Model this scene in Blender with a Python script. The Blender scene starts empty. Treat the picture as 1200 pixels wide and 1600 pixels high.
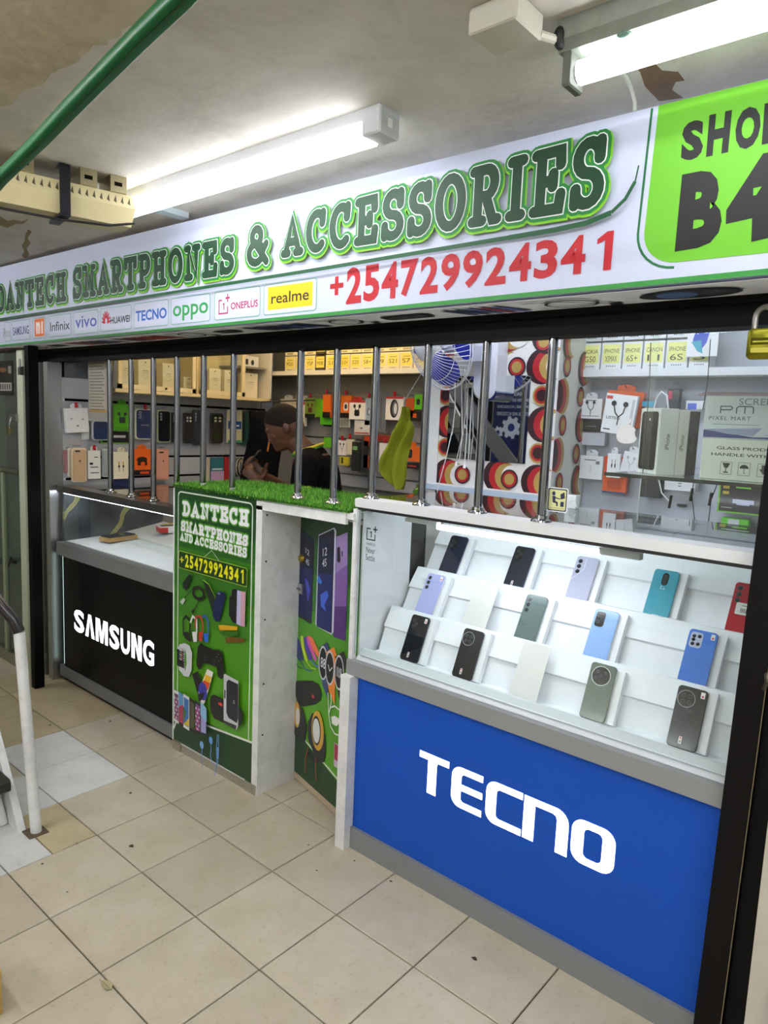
import bpy, bmesh, math, random
from mathutils import Matrix, Vector
random.seed(7)
SC=bpy.context.scene; COL=SC.collection
PI=math.pi
# ------------------------------------------------------------------ camera
cam=bpy.data.cameras.new('camera'); co=bpy.data.objects.new('camera',cam); COL.objects.link(co)
co.matrix_world=Matrix(((0.756919,-0.113898,0.643507,3.15541),(0.652172,0.068702,-0.754952,-1.44649),(0.041777,0.991114,0.126283,1.49815),(0,0,0,1)))
cam.sensor_fit='VERTICAL'; cam.sensor_height=36; cam.sensor_width=27; cam.lens=24.7456; cam.clip_start=.02; cam.clip_end=60
SC.camera=co
# ------------------------------------------------------------------ world, exposure
w=bpy.data.worlds.new('world'); SC.world=w; w.use_nodes=True
w.node_tree.nodes['Background'].inputs[0].default_value=(.9,.95,1,1); w.node_tree.nodes['Background'].inputs[1].default_value=.2
SC.view_settings.view_transform='Standard'; SC.view_settings.look='None'; SC.view_settings.gamma=1; SC.view_settings.use_curve_mapping=False
SC.view_settings.exposure=0.6
L_TUBE=10; L_TUBE_SHOP=26; L_WARM=17; L_FILL_CORR=66
# ------------------------------------------------------------------ colours and materials
def hx(s):
    if not isinstance(s,str): return tuple(s)+((1,) if len(s)==3 else ())
    s=s.lstrip('#'); o=[]
    for i in (0,2,4):
        c=int(s[i:i+2],16)/255; o.append(c/12.92 if c<=.04045 else ((c+.055)/1.055)**2.4)
    return (*o,1)
MATS={}
def nt(name):
    m=bpy.data.materials.new(name); m.use_nodes=True; n=m.node_tree; return m,n,n.nodes['Principled BSDF'],n.links
def vc(name,rough=.5,metal=0,spec=.5,coat=0,var=.06,scale=30,bump=0,sheen=0):
    """surface whose colour is the piece's own colour attribute, with faint procedural mottling"""
    if name in MATS: return MATS[name]
    m,n,b,l=nt(name)
    a=n.nodes.new('ShaderNodeVertexColor'); a.layer_name='Col'
    t=n.nodes.new('ShaderNodeTexNoise'); t.inputs['Scale'].default_value=scale; t.inputs['Detail'].default_value=4
    g=n.nodes.new('ShaderNodeNewGeometry'); l.new(g.outputs['Position'],t.inputs['Vector'])
    mr=n.nodes.new('ShaderNodeMapRange'); mr.inputs['To Min'].default_value=1-var; mr.inputs['To Max'].default_value=1+var*.4
    l.new(t.outputs[0],mr.inputs[0])
    mx=n.nodes.new('ShaderNodeMix'); mx.data_type='RGBA'; mx.blend_type='MULTIPLY'; mx.inputs[0].default_value=1
    l.new(a.outputs[0],mx.inputs[6]); l.new(mr.outputs[0],mx.inputs[7]); l.new(mx.outputs[2],b.inputs['Base Color'])
    b.inputs['Roughness'].default_value=rough; b.inputs['Metallic'].default_value=metal; b.inputs['Specular IOR Level'].default_value=spec
    b.inputs['Coat Weight'].default_value=coat; b.inputs['Coat Roughness'].default_value=.08
    if bump:
        bp=n.nodes.new('ShaderNodeBump'); bp.inputs['Strength'].default_value=bump; bp.inputs['Distance'].default_value=.002
        l.new(t.outputs[0],bp.inputs['Height']); l.new(bp.outputs[0],b.inputs['Normal'])
    MATS[name]=m; return m
PRINT=vc('printed_vinyl',.38,spec=.45,coat=.15)
MATTE=vc('matte_paint',.65,bump=.15,scale=60)
GLOSS=vc('glossy_plastic',.18,coat=.5,var=.02)
CARD=vc('printed_card',.42,coat=.15,var=.05)
METAL=vc('brushed_metal',.34,metal=1,var=.15,scale=80)
CHROME=vc('polished_steel',.09,metal=1,var=.05)
STEEL=vc('black_painted_steel',.55,spec=.12,var=.3,scale=25,bump=.2)
CLOTH=vc('cloth',.9,spec=.1,var=.2,scale=120,bump=.4)
SKIN=vc('skin',.55,spec=.4,var=.1)
BLACKG=vc('gloss_black_acrylic',.3,spec=.12,var=.02)
def emis(name,col,s):
    if name in MATS: return MATS[name]
    m,n,b,l=nt(name); b.inputs['Base Color'].default_value=hx(col); b.inputs['Emission Color'].default_value=hx(col); b.inputs['Emission Strength'].default_value=s
    MATS[name]=m; return m
def glass(name,tint=(1,1,1),rough=.0,mul=1.0,haze=0.0):
    m=bpy.data.materials.new(name); m.use_nodes=True; n=m.node_tree; l=n.links
    n.nodes.remove(n.nodes['Principled BSDF'])
    o=n.nodes['Material Output']; t=n.nodes.new('ShaderNodeBsdfTransparent'); t.inputs[0].default_value=(*tint,1)
    g=n.nodes.new('ShaderNodeBsdfGlossy'); g.inputs['Roughness'].default_value=rough
    gm=n.nodes.new('ShaderNodeNewGeometry'); dt=n.nodes.new('ShaderNodeVectorMath'); dt.operation='DOT_PRODUCT'; l.new(gm.outputs['Normal'],dt.inputs[0]); l.new(gm.outputs['Incoming'],dt.inputs[1])
    def mt(op,a_,b_=None):
        q=n.nodes.new('ShaderNodeMath'); q.operation=op; q.use_clamp=(op!='ABSOLUTE')
        for i_,v_ in ((0,a_),(1,b_)):
            if v_ is None: continue
            if isinstance(v_,(int,float)): q.inputs[i_].default_value=v_
            else: l.new(v_,q.inputs[i_])
        return q.outputs[0]
    sch=mt('POWER',mt('SUBTRACT',1.0,mt('ABSOLUTE',dt.outputs['Value'])),5.0)      # Schlick reflectance, the same from both sides
    mm=mt('ADD',mt('MULTIPLY',sch,.8*mul),.035*mul)
    mx=n.nodes.new('ShaderNodeMixShader'); l.new(mm,mx.inputs[0]); l.new(t.outputs[0],mx.inputs[1]); l.new(g.outputs[0],mx.inputs[2])
    last=mx
    if haze:
        d=n.nodes.new('ShaderNodeBsdfDiffuse'); d.inputs[0].default_value=(.8,.85,.85,1); m2=n.nodes.new('ShaderNodeMixShader'); m2.inputs[0].default_value=haze
        l.new(mx.outputs[0],m2.inputs[1]); l.new(d.outputs[0],m2.inputs[2]); last=m2
    l.new(last.outputs[0],o.inputs[0]); return m
GLASS=glass('clear_glass',(.96,.985,.975))
TOPGLASS=glass('counter_top_glass',(.93,.965,.955),mul=1.5)
GREENGLASS=glass('green_tinted_glass',(.42,.55,.42),mul=1.4,haze=.06)
FILM=glass('clear_plastic_film',(.9,.9,.9),rough=.12,mul=1.6,haze=.08)
def mirror():
    m,n,b,l=nt('mirror'); b.inputs['Base Color'].default_value=(.86,.88,.87,1); b.inputs['Metallic'].default_value=1; b.inputs['Roughness'].default_value=.015; return m
MIRROR=mirror()
def ramp(n,stops):
    r=n.nodes.new('ShaderNodeValToRGB'); e=r.color_ramp.elements
    while len(e)<len(stops): e.new(.5)
    for k,(p,c) in enumerate(stops): e[k].position=p; e[k].color=hx(c)
    return r
def tile_mat(name,c0,c1,c2):
    m,n,b,l=nt(name); g=n.nodes.new('ShaderNodeNewGeometry')
    t=n.nodes.new('ShaderNodeTexNoise'); t.inputs['Scale'].default_value=7; t.inputs['Detail'].default_value=8; t.inputs['Roughness'].default_value=.65
    l.new(g.outputs['Position'],t.inputs['Vector']); r=ramp(n,[(.25,c0),(.5,c1),(.75,c2)]); l.new(t.outputs[0],r.inputs[0])
    t2=n.nodes.new('ShaderNodeTexNoise'); t2.inputs['Scale'].default_value=55; t2.inputs['Detail'].default_value=5; l.new(g.outputs['Position'],t2.inputs['Vector'])
    r2=ramp(n,[(.3,'#efebe2'),(.42,'#ffffff')]); l.new(t2.outputs[0],r2.inputs[0])
    oi=n.nodes.new('ShaderNodeObjectInfo'); mr=n.nodes.new('ShaderNodeMapRange'); mr.inputs['To Min'].default_value=.9; mr.inputs['To Max'].default_value=1.03; l.new(oi.outputs['Random'],mr.inputs[0])
    mx=n.nodes.new('ShaderNodeMix'); mx.data_type='RGBA'; mx.blend_type='MULTIPLY'; mx.inputs[0].default_value=1; l.new(r.outputs[0],mx.inputs[6]); l.new(mr.outputs[0],mx.inputs[7])
    m2=n.nodes.new('ShaderNodeMix'); m2.data_type='RGBA'; m2.blend_type='MULTIPLY'; m2.inputs[0].default_value=.8; l.new(mx.outputs[2],m2.inputs[6]); l.new(r2.outputs[0],m2.inputs[7])
    l.new(m2.outputs[2],b.inputs['Base Color'])
    b.inputs['Roughness'].default_value=.3; r3=n.nodes.new('ShaderNodeMapRange'); r3.inputs['To Min'].default_value=.22; r3.inputs['To Max'].default_value=.5; l.new(t2.outputs[0],r3.inputs[0]); l.new(r3.outputs[0],b.inputs['Roughness'])
    bp=n.nodes.new('ShaderNodeBump'); bp.inputs['Strength'].default_value=.12; bp.inputs['Distance'].default_value=.003; l.new(t.outputs[0],bp.inputs['Height']); l.new(bp.outputs[0],b.inputs['Normal'])
    return m
TILE=tile_mat('beige_ceramic_tile','#b8ad95','#c4baa4','#cdc4b1')
TILEW=tile_mat('white_ceramic_tile','#c9cac6','#dadbd8','#e4e5e3')
TILEY=tile_mat('yellowed_tile','#b0a180','#bcae8c','#c6b998')
def plaster(name,c0,c1,c2,scale=3,bump=.25):
    m,n,b,l=nt(name); g=n.nodes.new('ShaderNodeNewGeometry')
    t=n.nodes.new('ShaderNodeTexNoise'); t.inputs['Scale'].default_value=scale; t.inputs['Detail'].default_value=9; t.inputs['Roughness'].default_value=.7; t.inputs['Distortion'].default_value=.4
    l.new(g.outputs['Position'],t.inputs['Vector']); r=ramp(n,[(.28,c0),(.5,c1),(.72,c2)]); l.new(t.outputs[0],r.inputs[0]); l.new(r.outputs[0],b.inputs['Base Color'])
    b.inputs['Roughness'].default_value=.75
    t2=n.nodes.new('ShaderNodeTexNoise'); t2.inputs['Scale'].default_value=scale*7; t2.inputs['Detail'].default_value=5; l.new(g.outputs['Position'],t2.inputs['Vector'])
    bp=n.nodes.new('ShaderNodeBump'); bp.inputs['Strength'].default_value=bump; bp.inputs['Distance'].default_value=.006; l.new(t2.outputs[0],bp.inputs['Height']); l.new(bp.outputs[0],b.inputs['Normal'])
    return m
CEIL=plaster('ceiling_plaster','#aba79b','#c3bfb5','#d0cdc4',4)
SOFFIT=plaster('old_beige_plaster','#9c8e70','#b8ab90','#c6bca6',5,.6)
WALLP=plaster('wall_paint','#b9b5a6','#c9c5b6','#d2cfc3')
GROUT=plaster('grout','#3f382e','#50483b','#5d5546',20)
WORN=plaster('worn_white_paint','#ced1d2','#e2e5e6','#eceff0',14,.25)
def marble():
    m,n,b,l=nt('black_marble_laminate'); g=n.nodes.new('ShaderNodeNewGeometry')
    mp=n.nodes.new('ShaderNodeMapping'); mp.inputs['Rotation'].default_value=(.7,0,0); l.new(g.outputs['Position'],mp.inputs[0])
    wv=n.nodes.new('ShaderNodeTexWave'); wv.inputs['Scale'].default_value=1.3; wv.bands_direction='Y'; wv.inputs['Distortion'].default_value=5; wv.inputs['Detail'].default_value=4; wv.inputs['Detail Scale'].default_value=1.6
    l.new(mp.outputs[0],wv.inputs[0]); r=ramp(n,[(0,'#22262c'),(.965,'#3a4047'),(.985,'#b0a95c'),(1,'#8d8a5c')]); l.new(wv.outputs[1],r.inputs[0]); 
    t=n.nodes.new('ShaderNodeTexNoise'); t.inputs['Scale'].default_value=4; t.inputs['Detail'].default_value=6; l.new(mp.outputs[0],t.inputs[0])
    r2=ramp(n,[(.35,'#222222'),(.7,'#9aa3ad')]); l.new(t.outputs[0],r2.inputs[0])
    mx=n.nodes.new('ShaderNodeMix'); mx.data_type='RGBA'; mx.blend_type='ADD'; mx.inputs[0].default_value=.35; l.new(r.outputs[0],mx.inputs[6]); l.new(r2.outputs[0],mx.inputs[7]); l.new(mx.outputs[2],b.inputs['Base Color'])
    b.inputs['Roughness'].default_value=.2; return m
MARBLE=marble()
# ------------------------------------------------------------------ mesh builder
TXT={}
def text2d(s,off=0.0,sp=1.0):
    k=(s,off,sp)
    if k not in TXT:
        c=bpy.data.curves.new('lettering','FONT'); c.body=s; c.offset=off; c.space_character=sp; c.resolution_u=3; c.fill_mode='FRONT'
        o=bpy.data.objects.new('lettering',c); COL.objects.link(o); me=o.to_mesh()
        vs=[(v.co.x,v.co.y) for v in me.vertices]; fs=[tuple(p.vertices) for p in me.polygons]; o.to_mesh_clear()
        bpy.data.objects.remove(o); bpy.data.curves.remove(c)
        xs=[v[0] for v in vs]; ys=[v[1] for v in vs]; TXT[k]=(vs,fs,min(xs),max(xs),min(ys),max(ys))
    return TXT[k]
def rrect(x0,z0,x1,z1,r,n=5):
    r=min(r,abs(x1-x0)/2-1e-5,abs(z1-z0)/2-1e-5); p=[]
    for cx,cz,a in ((x1-r,z0+r,-PI/2),(x1-r,z1-r,0),(x0+r,z1-r,PI/2),(x0+r,z0+r,PI)):
        for k in range(n+1): p.append((cx+r*math.cos(a+PI/2*k/n),cz+r*math.sin(a+PI/2*k/n)))
    return p
def ellp(cx,cz,rx,rz,n=24,rot=0):
    o=[]
    for k in range(n):
        a=2*PI*k/n; x=rx*math.cos(a); z=rz*math.sin(a); o.append((cx+x*math.cos(rot)-z*math.sin(rot),cz+x*math.sin(rot)+z*math.cos(rot)))
    return o
def clip(p,r):
    for ax,sg,v in ((0,1,r[0]),(0,-1,r[2]),(1,1,r[1]),(1,-1,r[3])):
        o=[]
        for i in range(len(p)):
            a=p[i-1]; b=p[i]; ia=sg*(a[ax]-v)>=0; ib=sg*(b[ax]-v)>=0
            if ia!=ib:
                t=(v-a[ax])/(b[ax]-a[ax]); o.append((a[0]+t*(b[0]-a[0]),a[1]+t*(b[1]-a[1])))
            if ib: o.append(b)
        p=o
        if len(p)<3: return []
    return p
class MB:
    def __init__(s,M=None): s.v=[];s.f=[];s.c=[];s.mi=[];s.M=M or Matrix();s.y=0.0;s.eps=.00008;s.clip=None
    def add(s,vs,fs,col,mi=0):
        n=len(s.v); s.v+=[tuple(s.M@Vector(p)) for p in vs]; c=hx(col)
        for f in fs: s.f.append(tuple(n+i for i in f)); s.c.append(c); s.mi.append(mi)
    def box(s,x0,y0,z0,x1,y1,z1,col,mi=0):
        s.add([(x0,y0,z0),(x1,y0,z0),(x1,y1,z0),(x0,y1,z0),(x0,y0,z1),(x1,y0,z1),(x1,y1,z1),(x0,y1,z1)],
              [(0,3,2,1),(4,5,6,7),(0,1,5,4),(1,2,6,5),(2,3,7,6),(3,0,4,7)],col,mi)
    def bbox(s,x0,y0,z0,x1,y1,z1,col,b=.003,mi=0):   # box with bevelled vertical/horizontal front edges
        xs=(x0,x0+b,x1-b,x1)
        s.prism([(x0+b,z0),(x1-b,z0),(x1,z0+b),(x1,z1-b),(x1-b,z1),(x0+b,z1),(x0,z1-b),(x0,z0+b)],y0,y1,col,mi,bev=b)
    def prism(s,o,y0,y1,col,mi=0,bev=0,side=None):   # outline in x,z ; faces -y (y0<y1)
        n=len(o)
        if bev:
            cx=sum(p[0] for p in o)/n; cz=sum(p[1] for p in o)/n
            def ins(p): 
                dx,dz=p[0]-cx,p[1]-cz; d=math.hypot(dx,dz) or 1; k=max(0,(d-bev*1.2)/d); return (cx+dx*k,cz+dz*k)
            i=[ins(p) for p in o]
            s.add([(p[0],y0,p[1]) for p in i]+[(p[0],y0+bev,p[1]) for p in o]+[(p[0],y1,p[1]) for p in o],
              [tuple(range(n))]+[(k,n+k,n+(k+1)%n,(k+1)%n) for k in range(n)],col,mi)
            s.add([(p[0],y0+bev,p[1]) for p in o]+[(p[0],y1,p[1]) for p in o],
              [tuple(range(2*n-1,n-1,-1))]+[(k,n+k,n+(k+1)%n,(k+1)%n) for k in range(n)],side or col,mi)
        else:
            s.add([(p[0],y0,p[1]) for p in o],[tuple(range(n))],col,mi)
            s.add([(p[0],y0,p[1]) for p in o]+[(p[0],y1,p[1]) for p in o],
              [tuple(range(2*n-1,n-1,-1))]+[(k,n+k,n+(k+1)%n,(k+1)%n) for k in range(n)],side or col,mi)
    def tube(s,pts,r,n=8,col='#888888',mi=0,closed=False):
        P=[Vector(p) for p in pts]; m=len(P); rs=r if isinstance(r,(list,tuple)) else [r]*m; vs=[]; up=None
        for i in range(m):
            if closed: t=(P[(i+1)%m]-P[i-1])
            else: t=P[min(i+1,m-1)]-P[max(i-1,0)]
            t.normalize()
            if up is None: up=Vector((0,0,1)) if abs(t.z)<.9 else Vector((1,0,0))
            a=t.cross(up); a.normalize(); b=a.cross(t); b.normalize(); up=b
            for k in range(n): th=2*PI*k/n; vs.append(P[i]+rs[i]*(math.cos(th)*a+math.sin(th)*b))
        fs=[]; q=m if closed else m-1
        for i in range(q):
            for k in range(n): j=(i+1)%m; fs.append((i*n+k,i*n+(k+1)%n,j*n+(k+1)%n,j*n+k))
        if not closed: fs+= [tuple(range(n-1,-1,-1)),tuple((m-1)*n+k for k in range(n))]
        s.add(vs,fs,col,mi)
    def ell(s,c,r,col,n=16,m=10,mi=0,M=None):
        vs=[];fs=[]
        for i in range(m+1):
            a=PI*i/m
            for k in range(n): b=2*PI*k/n; vs.append(Vector((r[0]*math.sin(a)*math.cos(b),r[1]*math.sin(a)*math.sin(b),r[2]*math.cos(a))))
        if M: vs=[M@v for v in vs]
        vs=[v+Vector(c) for v in vs]
        for i in range(m):
            for k in range(n): fs.append((i*n+k,(i+1)*n+k,(i+1)*n+(k+1)%n,i*n+(k+1)%n))
        s.add(vs,fs,col,mi)
    def lathe(s,prof,col,n=20,mi=0,c=(0,0,0)):   # about local z
        vs=[];fs=[];m=len(prof)
        for r,z in prof:
            for k in range(n): a=2*PI*k/n; vs.append((c[0]+r*math.cos(a),c[1]+r*math.sin(a),c[2]+z))
        for i in range(m-1):
            for k in range(n): fs.append((i*n+k,i*n+(k+1)%n,(i+1)*n+(k+1)%n,(i+1)*n+k))
        s.add(vs,fs,col,mi)
    # ---- flat print on the local x,z plane facing -y, each shape a hair in front of the last
    def poly(s,p,col,mi=0):
        if s.clip: p=clip(p,s.clip)
        if len(p)<3: return
        a=sum(p[i-1][0]*p[i][1]-p[i][0]*p[i-1][1] for i in range(len(p)))
        if a<0: p=p[::-1]
        s.y-=s.eps; s.add([(q[0],s.y,q[1]) for q in p],[tuple(range(len(p)))],col,mi)
    def rect(s,x0,z0,x1,z1,col,r=0,mi=0):
        x0,x1=min(x0,x1),max(x0,x1); z0,z1=min(z0,z1),max(z0,z1)
        s.poly(rrect(x0,z0,x1,z1,r) if r else [(x0,z0),(x1,z0),(x1,z1),(x0,z1)],col,mi)
    def oval(s,cx,cz,rx,rz,col,rot=0,n=24): s.poly(ellp(cx,cz,rx,rz,n,rot),col)
    def ring(s,o,w,col):    # outline stroke of closed polygon o
        s.stroke(o+[o[0]],w,col,closed=True)
    def stroke(s,pts,w,col,rnd=False,closed=False,layer=True,mi=0):
        s.y-=s.eps if layer else 9e-6
        n=len(pts); L=[];R=[]
        for i in range(n):
            if closed: a=pts[(i-1)%(n-1)]; b=pts[(i+1)%(n-1)] if i<n-1 else pts[1]
            else: a=pts[max(i-1,0)]; b=pts[min(i+1,n-1)]
            p=pts[i]
            def nrm(q,r):
                dx,dz=r[0]-q[0],r[1]-q[1]; d=math.hypot(dx,dz) or 1; return (-dz/d,dx/d)
            if not closed and i in (0,n-1): nx,nz=nrm(a,b); k=1
            else:
                n1=nrm(a,p); n2=nrm(p,b); nx,nz=n1[0]+n2[0],n1[1]+n2[1]; d=math.hypot(nx,nz) or 1; nx/=d; nz/=d; k=min(1.35,1/max(.3,nx*n1[0]+nz*n1[1]))
            L.append((p[0]+nx*w/2*k,p[1]+nz*w/2*k)); R.append((p[0]-nx*w/2*k,p[1]-nz*w/2*k))
        vs=[(q[0],s.y,q[1]) for q in L+R]; fs=[(i,n+i,n+i+1,i+1) for i in range(n-1)]
        s.add(vs,fs,col,mi)
        if rnd:
            for q in (pts[0],pts[-1]):
                s.y-=9e-6; s.add([(e[0],s.y,e[1]) for e in ellp(q[0],q[1],w/2,w/2,10)],[tuple(range(10))],col,mi)
    def text(s,t,x0,z0,x1,z1,col,off=0.0,sp=1.0,shear=0.0,mi=0,quad=None):
        if t=='1' and not quad:
            h=z1-z0; w=x1-x0; m=x1-w*.12; q=min(w*.42,h*.22); s.poly([(m-q,z0),(m,z0),(m,z1),(m-q*.8,z1),(m-q*2,z1-h*.17),(m-q*2,z1-h*.30),(m-q,z1-h*.22)],col,mi); return
        vs,fs,a,b,c,d=text2d(t,off,sp); s.y-=s.eps; o=[]
        for x,y in vs:
            u=(x-a)/(b-a or 1); v=(y-c)/(d-c or 1)
            if quad:   # (BL,BR,TR,TL)
                q=quad; X=(1-u)*(1-v)*q[0][0]+u*(1-v)*q[1][0]+u*v*q[2][0]+(1-u)*v*q[3][0]; Z=(1-u)*(1-v)*q[0][1]+u*(1-v)*q[1][1]+u*v*q[2][1]+(1-u)*v*q[3][1]
            else: X=x0+u*(x1-x0)+shear*v*(z1-z0); Z=z0+v*(z1-z0)
            o.append((X,s.y,Z))
        s.add(o,fs,col,mi)
    def build(s,name,mats=None,parent=None,loc=None,rotz=0,smooth=0,ob_M=None):
        me=bpy.data.meshes.new(name); 
        if parent is not None: T=parent.matrix_world.inverted()
        elif ob_M is not None: T=ob_M.inverted()
        elif loc is not None: T=(Matrix.Translation(loc)@Matrix.Rotation(rotz,4,'Z')).inverted()
        else: T=Matrix()
        me.from_pydata([tuple(T@Vector(p)) for p in s.v],[],s.f)
        ca=me.color_attributes.new('Col','FLOAT_COLOR','CORNER'); buf=[]
        for f,c in zip(s.f,s.c): buf+=list(c)*len(f)
        ca.data.foreach_set('color',buf); me.polygons.foreach_set('material_index',s.mi)
        for m in (mats if isinstance(mats,(list,tuple)) else [mats or PRINT]): me.materials.append(m)
        if smooth: me.shade_smooth(); me.set_sharp_from_angle(angle=math.radians(smooth))
        me.update(); o=bpy.data.objects.new(name,me); COL.objects.link(o)
        if parent is not None: o.parent=parent; o.matrix_world=parent.matrix_world.copy()
        elif ob_M is not None: o.matrix_world=ob_M
        elif loc is not None: o.location=loc; o.rotation_euler=(0,0,rotz); o.matrix_world=Matrix.Translation(loc)@Matrix.Rotation(rotz,4,'Z')
        return o
def tag(o,label=None,cat=None,group=None,kind=None):
    if label: o['label']=label
    if cat: o['category']=cat
    if group: o['group']=group
    if kind: o['kind']=kind
    return o
def thing(name,label,cat,loc=(0,0,0),rotz=0,group=None,M=None):
    o=bpy.data.objects.new(name,None); COL.objects.link(o); o.empty_display_size=.05
    o.matrix_world=M if M is not None else Matrix.Translation(loc)@Matrix.Rotation(rotz,4,'Z')
    return tag(o,label,cat,group)
def WM(o): return MB(o.matrix_world.copy())     # builder in the thing's own frame
# ================================================================== STRUCTURE
H=2.235           # ceiling height
def struct(o): o['kind']='structure'; return o
b=MB(); b.box(-4.2,-3.4,-.06,5,3,-.006,'#888888'); FLOOR=struct(b.build('floor',GROUT,loc=(0,0,0)))
def tmesh(x0,y0,x1,y1,m):
    t=MB(); g=.0022; x0+=g;y0+=g;x1-=g;y1-=g; e=.0015
    t.add([(x0,y0,-.006),(x1,y0,-.006),(x1,y1,-.006),(x0,y1,-.006),(x0,y0,-e),(x1,y0,-e),(x1,y1,-e),(x0,y1,-e),(x0+e,y0+e,0),(x1-e,y0+e,0),(x1-e,y1-e,0),(x0+e,y1-e,0)],
      [(8,9,10,11),(0,1,5,4),(1,2,6,5),(2,3,7,6),(3,0,4,7),(4,5,9,8),(5,6,10,9),(6,7,11,10),(7,4,8,11)],'#ffffff'); return t
def put_tile(i,j,me=None,rect=None,m=TILE):
    if rect: t=tmesh(*rect,m).build('tile',m,FLOOR); return t
    o=bpy.data.objects.new('tile',me); COL.objects.link(o); o.parent=FLOOR; o.location=(i*.3,j*.3,0); return o
base=tmesh(0,0,.3,.3,TILE).build('tile',TILE,FLOOR); bw=tmesh(0,0,.3,.3,TILEW).build('tile',TILEW,FLOOR)
by=tmesh(0,0,.3,.3,TILEY).build('tile',TILEY,FLOOR)
WHITE={(0,-1),(1,-1),(1,-2),(2,-3),(1,-3)}; YEL={(-1,-1),(-2,-1),(-2,0),(-3,0),(-1,0),(-3,-1)}
base.location=(9*.3,.0,0); bw.location=(0,-.3,0); by.location=(-.3,-.3,0)
cnt=0
for i in range(-7,11):
    for j in range(-5,3):
        if (i,j) in ((9,0),(0,-1),(-1,-1)): continue
        if (i,j)==(2,-2):
            put_tile(0,0,rect=(.6,-.6,.9,-.455),m=TILEW); put_tile(0,0,rect=(.6,-.455,.9,-.3),m=TILEY); continue
        put_tile(i,j,bw.data if (i,j) in WHITE else by.data if (i,j) in YEL else base.data)
# beyond the nearest tiles the floor carries on as one joined field
t=MB()
for i in range(-13,16):
    for j in range(-11,9):
        if -7<=i<11 and -5<=j<3: continue
        u=tmesh(i*.3,j*.3,i*.3+.3,j*.3+.3,TILE); n=len(t.v); t.v+=u.v; t.f+=[tuple(n+k for k in f) for f in u.f]; t.c+=u.c; t.mi+=u.mi
tag(t.build('tile_field',TILE,FLOOR),kind='stuff')
# dark specks trodden onto the floor
t=MB(Matrix.Rotation(-PI/2,4,'X'))
sp=[(0.726,-0.072),(-0.096,-0.021),(0.057,0.201),(1.046,-0.251),(2.209,0.143),(1.658,0.232),(1.479,0.184),(1.603,0.105),(1.819,0.236),(0.9,-0.373),(1.124,-0.512),(0.199,0.011),(0.93,-0.504)]
rz=[.009,.008,.008,.011,.010,.005,.005,.005,.006,.004,.004,.004,.006]
for (x,y),r in zip(sp,rz):
    p=[(x+r*random.uniform(.6,1.2)*math.cos(a*PI/5),-(y+r*.7*random.uniform(.6,1.2)*math.sin(a*PI/5))) for a in range(10)]
    t.y=-.0004; t.M=Matrix(((1,0,0,0),(0,0,-1,0),(0,-1,0,0),(0,0,0,1)))
    t.poly(p,'#3a322a')
tag(t.build('dirt_specks',MATTE,FLOOR),kind='stuff')
# ceiling
b=MB(); b.box(-4.2,-.69,H,5,3,H+.1,'#bbbbbb'); CE=struct(b.build('ceiling',CEIL,loc=(0,0,0)))
edge=[]; x=-4.2
while x<5: edge.append((x,-.69+random.uniform(-.008,.012))); x+=random.uniform(.015,.05)
edge.append((5,-.69))
o_=edge+[(5,-3.4),(-4.2,-3.4)]; n=len(o_); b=MB(); za,zb=H-.012,H+.1
b.add([(p[0],p[1],za) for p in o_]+[(p[0],p[1],zb) for p in o_],[tuple(range(n)),tuple(range(2*n-1,n-1,-1))]+[(k,(k+1)%n,n+(k+1)%n,n+k) for k in range(n)],'#a09070'); b2=b.build('old_plaster_layer',SOFFIT,CE)
tag(b2,'older rough beige plaster layer with a ragged edge')
# rusty stain with its own outline, a thin crust on the ceiling
DOWN=Matrix(((1,0,0,0),(0,0,1,0),(0,1,0,0),(0,0,0,1)))       # print plane turned to face the floor: (x, z->worldY), local -y -> world -z
b=MB(DOWN); b.y=H
b.poly([(2.517,0.006),(2.519,0.052),(2.504,0.12),(2.504,0.205),(2.552,0.219),(2.545,0.167),(2.563,0.137),(2.58,0.142),(2.581,0.097),(2.557,0.073),(2.555,0.033),(2.558,0.011)],'#6e4c16'); 
b.build('rust_stain',vc('rust_crust',.8,var=.5,scale=40),CE)
b=MB(DOWN); b.y=H
for p in ([(-0.567,0.093),(-0.611,0.129),(-0.5,0.101),(-0.368,0.034),(-0.244,-0),(-0.157,-0.051),(-0.022,-0.089),(0.008,-0.117),(-0.093,-0.085),(-0.246,-0.028),(-0.336,-0.002),(-0.436,0.051)],[(0.111,-0.266),(0.068,-0.221),(0.112,-0.214),(0.11,-0.184),(0.176,-0.185),(0.074,-0.164),(0.045,-0.182),(-0.05,-0.175),(-0.036,-0.211),(-0.017,-0.242)]): b.poly(p,'#94815a')
b.build('brown_stain',vc('rust_crust',.8),CE)
# pale timber strip under the ceiling
b=MB(); p=[(0.784,0.02),(0.835,0.224)]
dx,dy=p[1][0]-p[0][0],p[1][1]-p[0][1]
b.box(p[0][0]-.02,p[0][1]-.02,H-.02,p[0][0]+.03,.12,H,'#b9c8cc')
tag(b.build('trim_1',MATTE),None,None,None,'structure')
# shop walls
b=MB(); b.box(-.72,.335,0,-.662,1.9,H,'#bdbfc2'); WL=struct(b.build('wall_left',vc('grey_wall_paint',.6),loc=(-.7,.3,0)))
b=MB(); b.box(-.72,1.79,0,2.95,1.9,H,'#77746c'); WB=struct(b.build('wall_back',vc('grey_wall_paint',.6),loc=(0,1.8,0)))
b=MB(); b.box(2.88,.36,0,2.95,1.9,H,'#c2c6c8'); WR=struct(b.build('wall_right',vc('grey_wall_paint',.6),loc=(2.9,.3,0)))
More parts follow.
